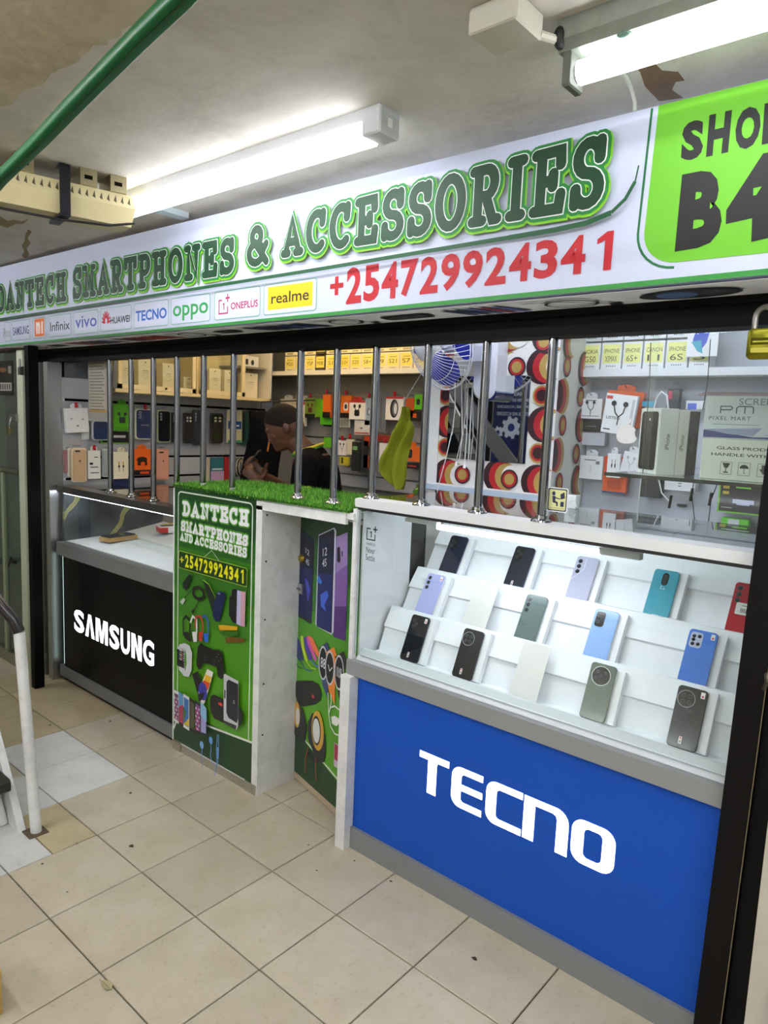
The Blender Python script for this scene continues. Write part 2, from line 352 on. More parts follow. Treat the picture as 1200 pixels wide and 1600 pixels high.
# corridor shell behind and beside the viewer
b=MB(); b.box(-4.2,-3.5,0,5,-3.4,H,'#c9c5b6'); struct(b.build('wall_corridor',WALLP,loc=(0,-3.4,0)))
b=MB(); b.box(-4.3,-3.4,0,-4.2,3,H,'#c9c5b6'); struct(b.build('wall_corridor_end',WALLP,loc=(-4.2,0,0)))
b=MB(); b.box(4.9,-3.4,0,5,3,H,'#c9c5b6'); struct(b.build('wall_corridor_start',WALLP,loc=(4.9,0,0)))
b=MB(); b.box(2.872,.25,0,4.9,.35,1.84,'#c9c5b6'); n_=struct(b.build('wall_beside',WALLP,loc=(2.9,.25,0)))
b=MB(); b.box(2.925,.232,0,4.9,.25,.30,'#2a56b4'); b.build('kick_board',PRINT,n_)
b=MB(); b.box(2.8,.14,1.84,4.9,.35,H,'#2c2c2c'); b.build('fascia_backing',STEEL,n_)
# ================================================================== LEFT NEIGHBOUR
N=thing('glass_partition','green tinted glass shopfront of the neighbour left of the black steel post','partition',(-1.6,.2,0))
b=WM(N); b.box(-1.4,.0,.06,.725,.012,1.79,'#ffffff'); b.build('glass_pane',GREENGLASS,N)
b=WM(N); b.box(-1.4,.02,.06,.725,.04,1.12,'#b9c6a2'); b.build('lower_panel',vc('pale_green_paint',.45),N)
for x in (-.4,.15,.45):
    b=WM(N); b.box(x,-.012,.06,x+.035,.0,1.12,'#8f9d7f'); b.build('panel_batten',MATTE,N)
b=WM(N); b.box(-1.4,-.015,0,.69,.03,.07,'#a9aa98'); b.build('bottom_rail',METAL,N)
b=WM(N); b.box(-1.4,-.015,1.13,.69,.03,1.15,'#9aa78c'); b.build('middle_rail',METAL,N)
b=WM(N); b.box(.725,-.02,0,.80,.03,1.8,'#c3cbb2'); b.build('door_stile',MATTE,N)
h=WM(N); h.box(.64,-.032,1.42,.73,-.02,1.46,'#9fa29a'); h.tube([(.69,-.04,1.44),(.69,-.05,1.40),(.70,-.05,1.37)],.004,6,'#999999'); hs=h.build('hasp',METAL,N,smooth=40)
h=WM(N); h.bbox(.665,-.06,1.345,.71,-.042,1.39,'#8c8460',.004); h.build('lock_body',METAL,hs)
h=WM(N); h.box(.60,-.03,.62,.66,-.018,.64,'#4a4f40'); h.tube([(.60,-.04,.60),(.655,-.045,.66)],.006,6,'#4a4a3c'); h.build('slide_bolt',METAL,N)
b=WM(N); b.y=-.002; b.rect(.30,1.56,.63,1.75,'#14140f',.01); b.rect(.32,1.585,.61,1.63,'#a8a49a'); b.oval(.50,1.70,.05,.014,'#6a4a20'); b.rect(.57,1.68,.61,1.72,'#8d897c')
for k in range(9): b.rect(.33+k*.031,1.592,.345+k*.031,1.622,'#3a3834')
tag(b.build('window_sticker',PRINT,N),'black sticker with pale print')
b=MB(); b.box(-3.4,1.1,0,-.73,1.16,H,'#2e3a30'); struct(b.build('wall_neighbour',vc('dark_green_wall',.5),loc=(-2,1.1,0)))
b=MB(); b.box(-.98,.32,0,-.73,.36,H,'#4e554a'); struct(b.build('wall_neighbour_return',vc('dark_green_wall',.5),loc=(-.8,.3,0)))
# ================================================================== BLACK STEEL FRAME
F=thing('steel_frame','black painted steel frame of posts and beam around the shop opening','frame',(1.0,.3,0))
b=MB(F.matrix_world.copy()); 
b.box(-1.90,-.005,1.745,1.80,.07,1.85,'#050505'); b.build('beam',STEEL,F)
b=WM(F); b.box(-1.90,-.02,1.795,1.80,-.005,1.812,'#0c0c0c'); b.build('beam_flange',STEEL,F)
b=WM(F); b.box(-1.63,-.18,0,-1.585,-.13,1.808,'#060606'); b.build('post',STEEL,F)
b=WM(F); b.tube([(-1.635,-.182,1.70),(-1.635,-.20,1.70),(-1.635,-.20,1.74)],.005,6,'#777777'); b.box(-1.65,-.205,1.66,-1.622,-.185,1.70,'#7d7d7d'); tag(b.build('gate_catch',METAL,F),'small grey steel catch')
def lean(mb,x0,x1,y0,y1,z1,dx,col):
    mb.add([(x0,y0,0),(x1,y0,0),(x1,y1,0),(x0,y1,0),(x0+dx,y0,z1),(x1+dx,y0,z1),(x1+dx,y1,z1),(x0+dx,y1,z1)],[(0,3,2,1),(4,5,6,7),(0,1,5,4),(1,2,6,5),(2,3,7,6),(3,0,4,7)],col)
b=WM(F); lean(b,1.766,1.824,-.06,.04,1.82,.03,'#131111'); b.build('post',STEEL,F)
b=WM(F); lean(b,1.828,1.871,-.045,.05,1.82,.025,'#0f0e0e'); b.build('gate_stile',STEEL,F)
b=WM(F); b.tube([(1.836,-.055,.99),(1.841,-.062,.97),(1.836,-.062,.95)],.005,6,'#6a655c'); b.tube([(1.8265,-.0625,.1),(1.853,-.0625,1.75)],.0012,5,'#b0a68c'); b.build('latch',METAL,F)
# grey aluminium posts beside the left black post
A=thing('aluminium_post','grooved silver aluminium post between the black steel post and the black fronted counter','post',(-.64,.27,0))
b=WM(A); b.box(-.16,-.02,0,-.115,.05,1.74,'#b4b6b8'); b.box(-.112,-.005,0,-.062,.05,1.74,'#8e9194'); b.build('channel',METAL,A)
b=WM(A); b.box(-.06,-.025,0,-.012,.05,1.74,'#c3c5c6'); b.build('jamb',METAL,A)
b=WM(A)
for z in (.35,.6,.95,1.02,1.25,1.5): b.ell((-.035,-.026,z),(.003,.002,.003),'#333333',6,4); b.ell((-.09,-.006,z-.05),(.003,.002,.003),'#333333',6,4)
tag(b.build('screws',METAL,A),kind='stuff')
b=WM(A); b.box(-.12,-.03,.10,-.095,-.02,.13,'#d8d8d4'); b.tube([(-.108,-.03,.13),(-.104,-.04,.16),(-.094,-.03,.17)],.003,6,'#bbbbbb'); b.build('floor_catch',METAL,A)
# brass coloured padlock
P=thing('padlock','large yellow brass padlock hanging on the right end of the black beam','padlock',(2.775,.18,1.66))
b=WM(P); b.bbox(-.03,-.012,0,.03,.012,.062,'#8d8a2c',.006); b.build('body',METAL,P,smooth=40)
b=WM(P); b.y=-.0125; b.rect(-.022,.028,.022,.042,'#3f3c12',.002); b.rect(-.018,.033,.018,.036,'#9d983a'); b.rect(-.02,.012,.02,.022,'#a39d45',.002); b.build('stamped_plate',METAL,P)
b=WM(P); b.tube([(-.02,0,.06)]+[(-.02*math.cos(a*PI/8),0,.085+.02*math.sin(a*PI/8)) for a in range(9)]+[(.02,0,.06)],.006,8,'#8c8a86'); b.build('shackle',METAL,P,smooth=40)
# ================================================================== SIGNBOARD
YS=.12
S=thing('shop_signboard','long white and green shop signboard with green title and red phone number','sign',(1.0,YS,1.81))
SM=Matrix()
b=MB(); b.add([(-2.2,YS,1.812),(3.6,YS,1.818),(3.6,YS,2.178),(-2.2,YS,2.235),(-2.2,.295,1.812),(3.6,.295,1.818),(3.6,.295,2.2),(-2.2,.295,2.235)],[(0,1,2,3),(0,4,5,1),(4,7,6,5),(3,2,6,7),(0,3,7,4),(1,5,6,2)],'#c3cae0')
b.build('board',vc('sign_vinyl',.5,spec=.4,var=.02),S)
# title lettering: rounded slab letters drawn as strokes
def arc(cx,cz,rx,rz,a0,a1,n=10): return [(cx+rx*math.cos(math.radians(a0+(a1-a0)*k/n)),cz+rz*math.sin(math.radians(a0+(a1-a0)*k/n))) for k in range(n+1)]
SL={'D':(.8,[[(.18,0),(.18,1)],[(0,1),(.4,1)]+arc(.4,.5,.4,.5,90,-90)+[(0,0)]]),
'A':(.95,[[(.12,0),(.475,1),(.83,0)],[(.25,.33),(.7,.33)],[(0,0),(.25,0)],[(.68,0),(.95,0)]]),
'N':(.9,[[(.18,0),(.18,1),(.74,0),(.74,1)],[(0,1),(.2,1)],[(0,0),(.36,0)],[(.58,1),(.9,1)]]),
'T':(.85,[[(.425,0),(.425,1)],[(0,.75),(0,1),(.85,1),(.85,.75)],[(.25,0),(.6,0)]]),
'E':(.8,[[(.18,0),(.18,1)],[(0,1),(.74,1),(.76,.76)],[(0,0),(.76,0),(.8,.25)],[(.18,.5),(.55,.5)],[(.55,.4),(.55,.62)]]),
'C':(.8,[arc(.42,.5,.42,.5,50,310,18),[(.69,.7),(.72,1)]]),
'H':(.9,[[(.18,0),(.18,1)],[(.72,0),(.72,1)],[(.18,.5),(.72,.5)],[(0,0),(.34,0)],[(0,1),(.34,1)],[(.56,0),(.9,0)],[(.56,1),(.9,1)]]),
'S':(.7,[arc(.36,.75,.31,.25,20,270,12)+arc(.34,.25,.34,.25,90,-160,12)[1:],[(.66,.72),(.66,1)],[(.02,.26),(.02,0)]]),
'M':(1.05,[[(.18,0),(.2,1),(.52,.25),(.84,1),(.86,0)],[(0,1),(.2,1)],[(.84,1),(1.05,1)],[(0,0),(.34,0)],[(.7,0),(1.05,0)]]),
'R':(.88,[[(.18,0),(.18,1)],[(0,1),(.45,1)]+arc(.45,.74,.28,.26,90,-90)+[(.18,.48)],[(.45,.48),(.72,0),(.88,0)],[(0,0),(.36,0)]]),
'P':(.78,[[(.18,0),(.18,1)],[(0,1),(.45,1)]+arc(.45,.72,.3,.28,90,-90)+[(.18,.44)],[(0,0),(.38,0)]]),
'O':(.85,[arc(.425,.5,.425,.5,0,360,22)]),
'I':(.36,[[(.18,0),(.18,1)],[(0,0),(.36,0)],[(0,1),(.36,1)]]),
'&':(.8,[arc(.36,.77,.19,.22,0,360,14),arc(.34,.29,.30,.28,0,360,16),[(.30,.60),(.80,.0)],[(.62,.30),(.78,.52)]])}
def slab(mb,s,x0,x1,zb0,zt0,zb1,zt1,w,layers,gap=.3):
    tot=sum(SL[c][0]+gap for c in s)-gap; k=(x1-x0)/tot; 
    for extra,dx,dz,col in layers:
        mb.y-=.0003; x=0; 
        for c in s:
            for st in SL[c][1]:
                pts=[]
                for px,pz in st:
                    X=x0+(x+px)*k; f=(X-x0)/(x1-x0); zb=zb0+(zb1-zb0)*f; zt=zt0+(zt1-zt0)*f; pts.append((X+dx,zb+(zt-zb)*pz+dz))
                d=[pts[0]]
                for a_,b_ in zip(pts,pts[1:]):
                    if math.hypot(b_[0]-d[-1][0],b_[1]-d[-1][1])>1e-5: d.append(b_)
                mb.stroke(d,w+extra,col,rnd=True,layer=False)
            x+=SL[c][0]+gap
b=MB(); b.y=YS-.0005
lay=[(.026,.001,-.003,'#79c11b'),(.020,0,0,'#1d7a34'),(.0055,0,0,'#eef4f0'),(0,0,0,'#073a1c')]
for s,x0,x1,zs in (('DANTECH',-.93,-.165,(2.005,2.115,2.003,2.112)),('SMARTPHONES',-.065,1.09,(2.003,2.118,1.999,2.098)),('&',1.18,1.275,(2.008,2.118,2.008,2.118)),('ACCESSORIES',1.365,2.425,(2.02,2.118,2.008,2.14))):
    slab(b,s,x0,x1,*zs,.0265,lay,.42)
b.eps=.0001
b.stroke([(-2.2,1.951)]+[(0.383,1.952),(1.519,1.955),(2.198,1.96)],.011,'#14512c')
b.stroke([(2.198,1.96),(2.319,1.961),(2.399,1.965),(2.458,1.979)],.012,'#14512c'); b.stroke([(2.458,1.979),(2.488,2.003),(2.507,2.036)],.008,'#14512c'); b.stroke([(2.507,2.036),(2.512,2.068)],.0035,'#14512c')
b.build('title_lettering',vc('sign_vinyl',.33),S)
b=MB(); b.y=YS-.0008
x=1.568
b.text('+',1.566,1.875,1.622,1.93,'#b3121e',.03)
num='254729924341'; x=1.634; w_=(2.474-1.634)/12
for k,ch in enumerate(num):
    b.text(ch,x+k*w_+(.012 if ch=='1' else .002),1.845+.016*k/12,x+(k+1)*w_-.007,1.95-.006*k/12,'#b3121e',.034)
tag(b.build('phone_number_lettering',vc('sign_vinyl',.33),S),'red phone number lettering')
b=MB(); b.y=YS-.0008
gp=[(2.538,2.188),(2.53,1.93)]+[(2.53+.075*(1-math.cos(a*PI/16)),1.93-.07*math.sin(a*PI/16)) for a in range(1,9)]+[(3.4,1.855),(3.4,2.178)]
b.stroke([(2.524,2.186),(2.516,1.93)]+[(2.516+.085*(1-math.cos(a*PI/16)),1.93-.08*math.sin(a*PI/16)) for a in range(1,9)],.005,'#17683a')
b.poly(gp,'#68b626'); g2=[(x_+.0,z_) for x_,z_ in gp]
for ch,q,of in (('S',[(2.594,2.064),(2.638,2.063),(2.635,2.14),(2.592,2.141)],.055),('H',[(2.645,2.063),(2.687,2.064),(2.687,2.144),(2.644,2.144)],.055),('O',[(2.698,2.063),(2.743,2.063),(2.742,2.141),(2.696,2.143)],.055),('P',[(2.748,2.065),(2.787,2.066),(2.785,2.142),(2.746,2.141)],.055),('B',[(2.599,1.882),(2.69,1.886),(2.683,2.038),(2.6,2.037)],.062),('4',[(2.699,1.877),(2.797,1.889),(2.787,2.048),(2.689,2.049)],.062)): b.text(ch,0,0,0,0,'#141414',of,quad=q)
b.build('shop_number_panel',vc('sign_vinyl',.33),S)
b=MB(); b.y=YS-.0008; b.poly([(-2.2,1.812),(3.6,1.818),(3.6,1.83),(-2.2,1.821)],'#2f8a37'); b.build('bottom_band',vc('sign_vinyl',.33),S)
LG=[('Phone',-.86,-.79,'#8f8f93',0),('SAMSUNG',-.772,-.555,'#3b4680',.02),('mi',-.52,-.38,'#e8732a',0),('Infinix',-.345,-.118,'#2e3037',.01),('vivo',-.09,.133,'#3b52b0',.01),('HUAWEI',.156,.41,'#1c1c20',.02),('TECNO',.43,.683,'#2a62c0',.03),('oppo',.70,.953,'#2b9a52',.015),('ONEPLUS',.978,1.235,'#b01857',.01),('realme',1.252,1.508,'#f0c419',0)]
for s,x0,x1,c,of in LG:
    b=MB(); b.y=YS-.0008; z0,z1=1.836,1.936
    b.rect(x0,z0,x1,z1,'#6fae9b',.012); b.rect(x0+.003,z0+.003,x1-.003,z1-.003,'#ccd2e6',.010)
    w_=x1-x0
    if s=='mi':
        b.rect(x0+.02,z0+.01,x1-.015,z1-.006,c); b.text('m',x0+.035,z0+.022,x1-.06,z1-.02,'#f4efe8',.05); b.text('I',x1-.045,z0+.022,x1-.03,z1-.02,'#f4efe8',.03)
    elif s=='realme':
        b.rect(x0+.022,z0+.016,x1-.018,z1-.01,c); b.text(s,x0+.04,z0+.035,x1-.035,z1-.03,'#2a2a22',.012)
    elif s=='ONEPLUS':
        b.stroke([(x0+.045,z1-.032),(x0+.028,z1-.032),(x0+.028,z0+.022),(x0+.078,z0+.022),(x0+.078,z0+.045)],.005,c); b.text('1',x0+.042,z0+.035,x0+.062,z1-.042,c,.02); b.text('+',x0+.066,z1-.04,x0+.09,z1-.012,c,.01)
        b.text(s,x0+.097,z0+.032,x1-.012,z1-.044,c,.015)
    elif s=='HUAWEI':
        for k in range(8):
            a=math.radians(12+k*22.3); l=.02+.012*math.sin(a); b.oval(x0+.048+l*math.cos(a)*.95,z0+.035+l*math.sin(a)*1.15,.017,.0055,'#c4122f',a,10)
        b.text(s,x0+.085,z0+.03,x1-.012,z1-.042,c,of)
    elif s=='Phone':
        b.text('iPhone',x0-.02,z0+.025,x1-.006,z1-.03,c,0)
    else: b.text(s,x0+.014,z0+(.012 if s in('oppo',) else .028),x1-.012,z1-(.03 if s!='vivo' else .02),c,of)
    tag(b.build('brand_logo_box',vc('sign_vinyl',.33),S))
# printed underside of the sign
b=MB(); b.box(-2.19,.125,1.8106,3.59,.294,1.8112,'#eef0f4'); b.build('underside_panel',vc('sign_vinyl',.5),S)  # whiter than the board: light bounced off the floor put into the colour
b=MB(DOWN); b.y=1.8104
def up(x0,x1,kind,c='#1a1a1e'):
    y0,y1=.135,.285; m=(x0+x1)/2; w_=x1-x0
    if kind=='phones':
        for k in range(5): b.poly([(x0+k*w_/5,y0+.02),(x0+(k+1.3)*w_/5,y1-.03),(x0+(k+1.9)*w_/5,y1-.03),(x0+(k+.6)*w_/5,y0+.02)],random.choice(['#27305e','#8b2b3c','#1b1b1f','#5560a0','#b8432c','#39406b']))
    elif kind=='loop':
        b.ring(ellp(m,.2,w_*.3,.045,20),.008,c); b.stroke([(x0,.15),(m-.02,.16),(x1,.25)],.006,c); b.rect(x1-.03,.235,x1,.265,c)
    elif kind=='head':
        b.ring(ellp(m,.215,w_*.38,.05,20),.014,'#2b2b30'); b.oval(m-w_*.36,.18,w_*.13,.035,'#1a1a1e'); b.oval(m+w_*.36,.18,w_*.13,.035,'#1a1a1e')
    elif kind=='slab': b.rect(x0,.17,x1,.23,c,.02); b.rect(x0+.02,.185,x1-.02,.215,'#3a3a44',.01)
    elif kind=='watch': b.oval(m,.2,w_*.5,.05,'#1a1b22'); b.oval(m-w_*.12,.2,w_*.2,.035,'#4a6a9a'); b.oval(m+w_*.25,.2,w_*.1,.03,'#33333a')
x=-1.9
for k,(kd,wd) in enumerate([('phones',.35),('slab',.2),('phones',.4),('loop',.2),('slab',.16),('phones',.4),('phones',.38),('loop',.22),('slab',.13),('phones',.32),('loop',.2),('slab',.18),('phones',.2),('loop',.22),('watch',.22),('slab',.16),('head',.26),('phones',.3)]):
    up(x,x+wd,kd); x+=wd+.06
b.build('underside_print',vc('sign_vinyl',.33),S)
# ================================================================== STAINLESS BARS
for k,x in enumerate([-.163,.037,.230,.42,.617,.820,1.214,1.400,1.581,1.796,2.009,2.221]):
    zb=1.092 if x<.45 else 1.19 if x<.9 else 1.205 if x<1.5 else 1.2405
    M_=Matrix.Translation((x,.33,zb)); s=MB(M_)
    names=['first stainless bar from the left, standing on the left counter rail','second stainless bar from the left, on the left counter rail','third stainless bar from the left, on the left counter rail','fourth stainless bar from the left, half hidden behind the green posters box','stainless bar at the left end of the grass mat','stainless bar on the grass mat just left of the wide gap','stainless bar on the grass mat just right of the wide gap beside the man','stainless bar standing near the right front of the grass mat','leftmost stainless bar on the white frame of the phone showcase','stainless bar on the phone showcase, in front of the fan','stainless bar on the phone showcase, in front of the wall mirror','rightmost stainless bar, on the phone showcase beside the small yellow sticker']
    T_=thing('security_bar',names[k],'bar',group='stainless security bars across the shop opening',M=M_)
    s=WM(T_); s.tube([(0,0,0),(0,0,1.76-zb)],.0128,18,'#979da8'); s.build('tube',CHROME,T_,smooth=50)
    s=WM(T_); s.lathe([(.0,0.001),(.030,.001),(.029,.005),(.018,.009),(.0165,.018),(.0125,.02)],'#b8bbc0'); s.build('base_flange',CHROME,T_,smooth=50)
# ================================================================== BLACK FRONTED COUNTER (left)
K=thing('display_counter','black fronted glass display counter with white backlit lettering, left of the green posters','counter',(0,.3,0))
b=MB(); b.box(-.595,.285,.09,.499,.30,.72,'#0b0b0d'); fp=b.build('front_panel',BLACKG,K)
b=MB(); b.y=.2845; x=-.477
for ch,a,c in (('S',0,.115),('V',.125,.225),('M',.238,.36),('S',.375,.475),('U',.485,.575),('N',.588,.68),('G',.69,.79)):
    z0,z1=.318,.441
    if ch=='V':
        b.poly([(x+a,z0),(x+a+.036,z1),(x+c-.036,z1),(x+c,z0),(x+c-.032,z0),((x+a+x+c)/2,z1-.022),(x+a+.032,z0)],'#ffffff')
    elif ch in 'MN':
        o=[(0,0),(0,1),(.34,1),(.5,.36),(.66,1),(1,1),(1,0),(.77,0),(.77,.74),(.60,0),(.40,0),(.23,.74),(.23,0)] if ch=='M' else [(0,0),(0,1),(.36,1),(.67,.36),(.67,1),(1,1),(1,0),(.66,0),(.33,.64),(.33,0)]
        b.poly([(x+a+u*(c-a),z0+v*(z1-z0)) for u,v in o],'#ffffff')
    else: b.text(ch,x+a+.002,z0,x+c-.002,z1,'#ffffff',.032)
b.build('lettering',emis('backlit_white_letters','#ffffff',1.6),fp)
b=MB(); b.bbox(-.625,.262,.715,.499,.31,.785,'#77797b',.003); b.build('ledge',vc('grey_trim_paint',.4,coat=.1),K)
b=MB(); b.box(-.632,.275,.03,.499,.30,.09,'#6f7174'); b.box(-.625,.30,0,.499,.32,.03,'#1c1c1c'); b.build('base_trim',vc('grey_trim_paint',.4,coat=.1),K)
b=MB(); b.bbox(-.625,.27,1.055,.499,.35,1.09,'#85878a',.003); b.build('top_rail',METAL,K)
b=MB(); b.box(-.6,.278,.785,.499,.282,1.055,'#ffffff'); b.build('front_glass',GLASS,K)
b=MB(); b.box(-.61,.35,1.075,.499,0.90,1.083,'#ffffff'); b.build('top_glass',TOPGLASS,K)
b=MB(); b.box(-.622,.30,.0,-.602,0.90,1.055,'#111111'); b.build('end_panel',MARBLE,K)
b=MB(); b.add([(-.6,.31,.788),(.495,.31,.788),(.495,.62,.80),(-.6,.62,.80),(.495,.90,.845),(-.6,.90,.845),(-.6,.31,.70),(.495,.31,.70),(.495,.90,.70),(-.6,.90,.70)],[(0,1,2,3),(3,2,4,5),(1,0,6,7),(5,4,8,9),(7,6,9,8),(0,3,5,9,6),(1,7,8,4,2)],'#e4e8f0'); b.build('white_display_sheet',MATTE,K)
b=MB(); b.box(-.40,.46,.812,.495,.463,.85,'#ffffff'); b.build('glass_strip',GLASS,K)
b=MB(); b.box(-.598,.295,1.047,.49,.305,1.054,'#ffffff'); tag(b.build('led_strip',emis('led_strip_cool','#eef3ff',14),K),'thin glowing strip under the rail')
b=MB(); b.box(-.6005,.286,.10,-.5965,.290,.71,'#dff5ee'); b.build('edge_light',emis('edge_light','#d8f5ee',1.2),K)
b=MB(); b.box(-.602,.30,.03,.499,.90,.70,'#34363a'); b.build('cabinet_body',MATTE,K)
b=MB(); b.box(.485,.31,.79,.499,.90,1.05,'#d7dbe0'); b.build('end_panel',MATTE,K)
# phone in its open brown box, red and white box, white tray, all lying in the case
def onsheet(x,y): return .80 if y<.62 else .80+(y-.62)*.158
M_=Matrix.Translation((-.40,.50,.802))@Matrix.Rotation(math.radians(98),4,'Z')
T_=thing('phone_in_open_box','dark phone lying in an open brown cardboard tray in the left display case','phone box',M=M_)
s=WM(T_); s.box(-.09,-.045,0,.09,.045,.022,'#b28a52'); s.build('tray',CARD,T_)
s=WM(T_); s.box(-.082,-.038,.022,.082,.038,.029,'#20263a'); s.build('phone',GLOSS,T_)
M_=Matrix.Translation((-.32,.79,.832))@Matrix.Rotation(math.radians(72),4,'Z')
T_=thing('phone_box','small red and white box lying at the back of the left display case','box',M=M_)
s=WM(T_); s.box(-.085,-.045,0,.085,.045,.035,'#e9e9ec'); s.box(-.0855,-.0455,0,-.04,.0455,.03,'#c7282c'); s.build('carton',CARD,T_)
s=WM(T_); s.box(-.07,-.02,.035,.05,.015,.038,'#2a2a30'); s.tube([(-.05,.02,.04),(0,.03,.042),(.06,.015,.04)],.003,6,'#d8b640'); s.build('top_print',CARD,T_)
M_=Matrix.Translation((.46,.42,.802))
T_=thing('phone_tray','shallow white tray at the right end of the left display case','tray',M=M_)
s=WM(T_); s.box(-.06,-.05,0,.035,.05,.006,'#d9dcdf'); s.box(-.06,-.05,0,-.056,.05,.02,'#c9c9c4'); s.box(-.06,-.05,0,.035,-.046,.02,'#b9b3a4'); s.box(-.06,.046,0,.035,.05,.02,'#c9c9c4'); s.build('tray_body',CARD,T_)
# ================================================================== GREEN POSTERS BOX
G=thing('poster_partition','white box partition fronted by a green phone shop poster, left of the entrance gap','partition',(.78,.27,0))
b=MB(); b.box(.505,.265,.03,1.085,.29,1.175,'#e6e9ea'); b.build('front_board',WORN,G)
b=MB(); b.box(1.06,.262,0,1.095,.47,1.165,'#e6e9ea'); b.build('end_board',WORN,G)
b=MB(); b.box(.505,.258,.0,.565,.285,.04,'#c7c2b6'); b.box(.565,.262,.0,1.02,.285,.036,'#c9c6bf'); b.box(1.02,.258,0,1.09,.285,.042,'#cfccc5'); b.build('foot_strip',METAL,G)
b=MB(); b.box(.4995,.262,.03,.5055,.29,1.18,'#e9f1ee'); b.build('edge_strip',MATTE,G)
b=MB()
for z in (.25,.46,.72,.95,1.13): b.ell((1.0965,.285,z),(.002,.004,.004),'#222222',6,4)
tag(b.build('screws',METAL,G),kind='stuff')
b=MB(); b.y=.2645; CL=(.507,.042,1.058,1.192)
b.rect(.507,.042,1.058,1.192,'#1c4d24')
b.rect(.535,.20,1.036,.85,'#4f961b'); b.rect(.507,.20,.535,.93,'#2d6c20'); b.rect(1.036,.20,1.058,.93,'#2d6c20'); b.rect(.507,.85,1.058,.93,'#387b1d'); b.rect(.507,.93,1.058,1.02,'#28651f'); b.rect(.507,.70,.535,.20,'#4f961b')
b.rect(.507,.45,1.058,.2,'#579f1e'); b.rect(.507,.45,1.058,.62,'#498f1c'); b.rect(.507,.62,1.058,.76,'#3f8320'); b.rect(.507,.76,1.058,.86,'#32731e')
for i in range(26):
    for j in range(5): b.y+=b.eps; b.rect(.512+i*.021,1.135+j*.0105,.522+i*.021,1.141+j*.0105,'#11380f')
b.ring(rrect(.535,.16,1.036,1.168,.02),.006,'#dfe9dd')
DG=[(.507,.042),(1.058,.042),(1.058,.212),(.60,.172),(.56,.160),(.53,.135),(.512,.10),(.507,.09)]
b.poly(DG,'#184223'); b.stroke(DG[2:],.009,'#e3e8e2')
for s_,x0,x1,z0,z1,zz0,zz1,w_ in (('DANTECH',.575,1.010,1.074,1.124,1.083,1.135,.014),('SMARTPHONES',.567,1.012,1.006,1.042,1.003,1.037,.010)):
    slab(b,s_,x0,x1,z0,z1,zz0,zz1,w_,[(.014,0,0,'#58a32c'),(.002,0,0,'#eef0f5')],.38)
slab(b,'AND',.563,.648,.963,.992,.962,.991,.008,[(.010,0,0,'#58a32c'),(.001,0,0,'#eef0f5')],.38)
slab(b,'ACCESSORIES',.672,1.012,.962,.991,.958,.990,.008,[(.010,0,0,'#58a32c'),(.001,0,0,'#eef0f5')],.38)
b.rect(.553,.838,1.022,.915,'#9fbf3a',.01); b.rect(.556,.841,1.019,.912,'#143c1a',.01)
b.stroke([(.74,.915),(.79,.95),(.84,.915)],.002,'#cfe0d0')
b.text('+',.562,.865,.592,.89,'#e4e414',.02)
num='254729924341'
for k,ch in enumerate(num): b.text(ch,.602+k*.034+(.006 if ch=='1' else 0),.850,.629+k*.034,.905,'#e8e616',.04)
# --- wares printed on the poster
b.poly([(0.586,0.778),(0.609,0.8),(0.633,0.823),(0.653,0.821),(0.65,0.807),(0.63,0.779),(0.613,0.746),(0.586,0.757)],'#10271c')
b.ring([(0.663,0.747),(0.668,0.769),(0.7,0.78),(0.731,0.774),(0.743,0.752),(0.726,0.735),(0.698,0.729),(0.672,0.735)],.014,'#1a1d1c'); b.stroke([(0.657,0.763),(0.601,0.714)],.004,'#161a18'); b.stroke([(0.709,0.728),(0.673,0.675)],.004,'#161a18'); b.poly([(0.565,0.689),(0.592,0.712),(0.607,0.708),(0.587,0.681)],'#b8c3bd'); b.poly([(0.652,0.666),(0.67,0.682),(0.678,0.673),(0.664,0.654)],'#1d2220')
b.poly([(0.733,0.817),(0.775,0.806),(0.825,0.758),(0.821,0.713),(0.799,0.695)],'#10241a'); b.stroke([(0.733,0.817),(0.775,0.806),(0.823,0.757)],.003,'#a6cf33')
b.poly([(0.836,0.79),(0.883,0.792),(0.887,0.77),(0.849,0.662),(0.822,0.659),(0.8,0.685),(0.82,0.75)],'#14224f'); b.oval(*(0.845,0.781),.008,.005,'#7c93b0')
b.poly([(0.93,0.815),(0.963,0.821),(0.961,0.68),(0.936,0.681),(0.912,0.705),(0.913,0.78),(0.928,0.788)],'#12131c'); b.poly([(0.963,0.817),(0.988,0.817),(0.989,0.677),(0.961,0.68)],'#c3bfe6'); b.poly([(0.988,0.817),(1.016,0.82),(1.014,0.679),(0.989,0.677)],'#d3a3b4')
b.poly([(0.844,0.647),(0.876,0.656),(0.969,0.67),(0.967,0.655),(0.855,0.629)],'#d8a41b'); b.poly([(0.888,0.603),(0.929,0.618),(1.013,0.631),(1.011,0.615),(0.899,0.586)],'#6b4a14'); b.poly([(0.844,0.62),(0.98,0.653),(0.97,0.633),(0.872,0.61)],'#2c6a12')
b.stroke([(0.597,0.545),(0.593,0.616),(0.614,0.637),(0.647,0.621),(0.642,0.556)],.010,'#14181a'); b.poly([(0.597,0.56),(0.63,0.571),(0.66,0.539),(0.642,0.529),(0.606,0.537)],'#14181a')
b.stroke([(0.647,0.614),(0.664,0.647),(0.693,0.638),(0.694,0.582)],.010,'#e4e6ea'); b.poly([(0.659,0.578),(0.697,0.586),(0.695,0.542),(0.672,0.536)],'#e4e6ea')
b.stroke([(0.682,0.601),(0.687,0.651),(0.722,0.658),(0.739,0.627),(0.734,0.584)],.009,'#c0352a'); b.poly([(0.709,0.589),(0.74,0.593),(0.732,0.553),(0.712,0.55)],'#c0352a')
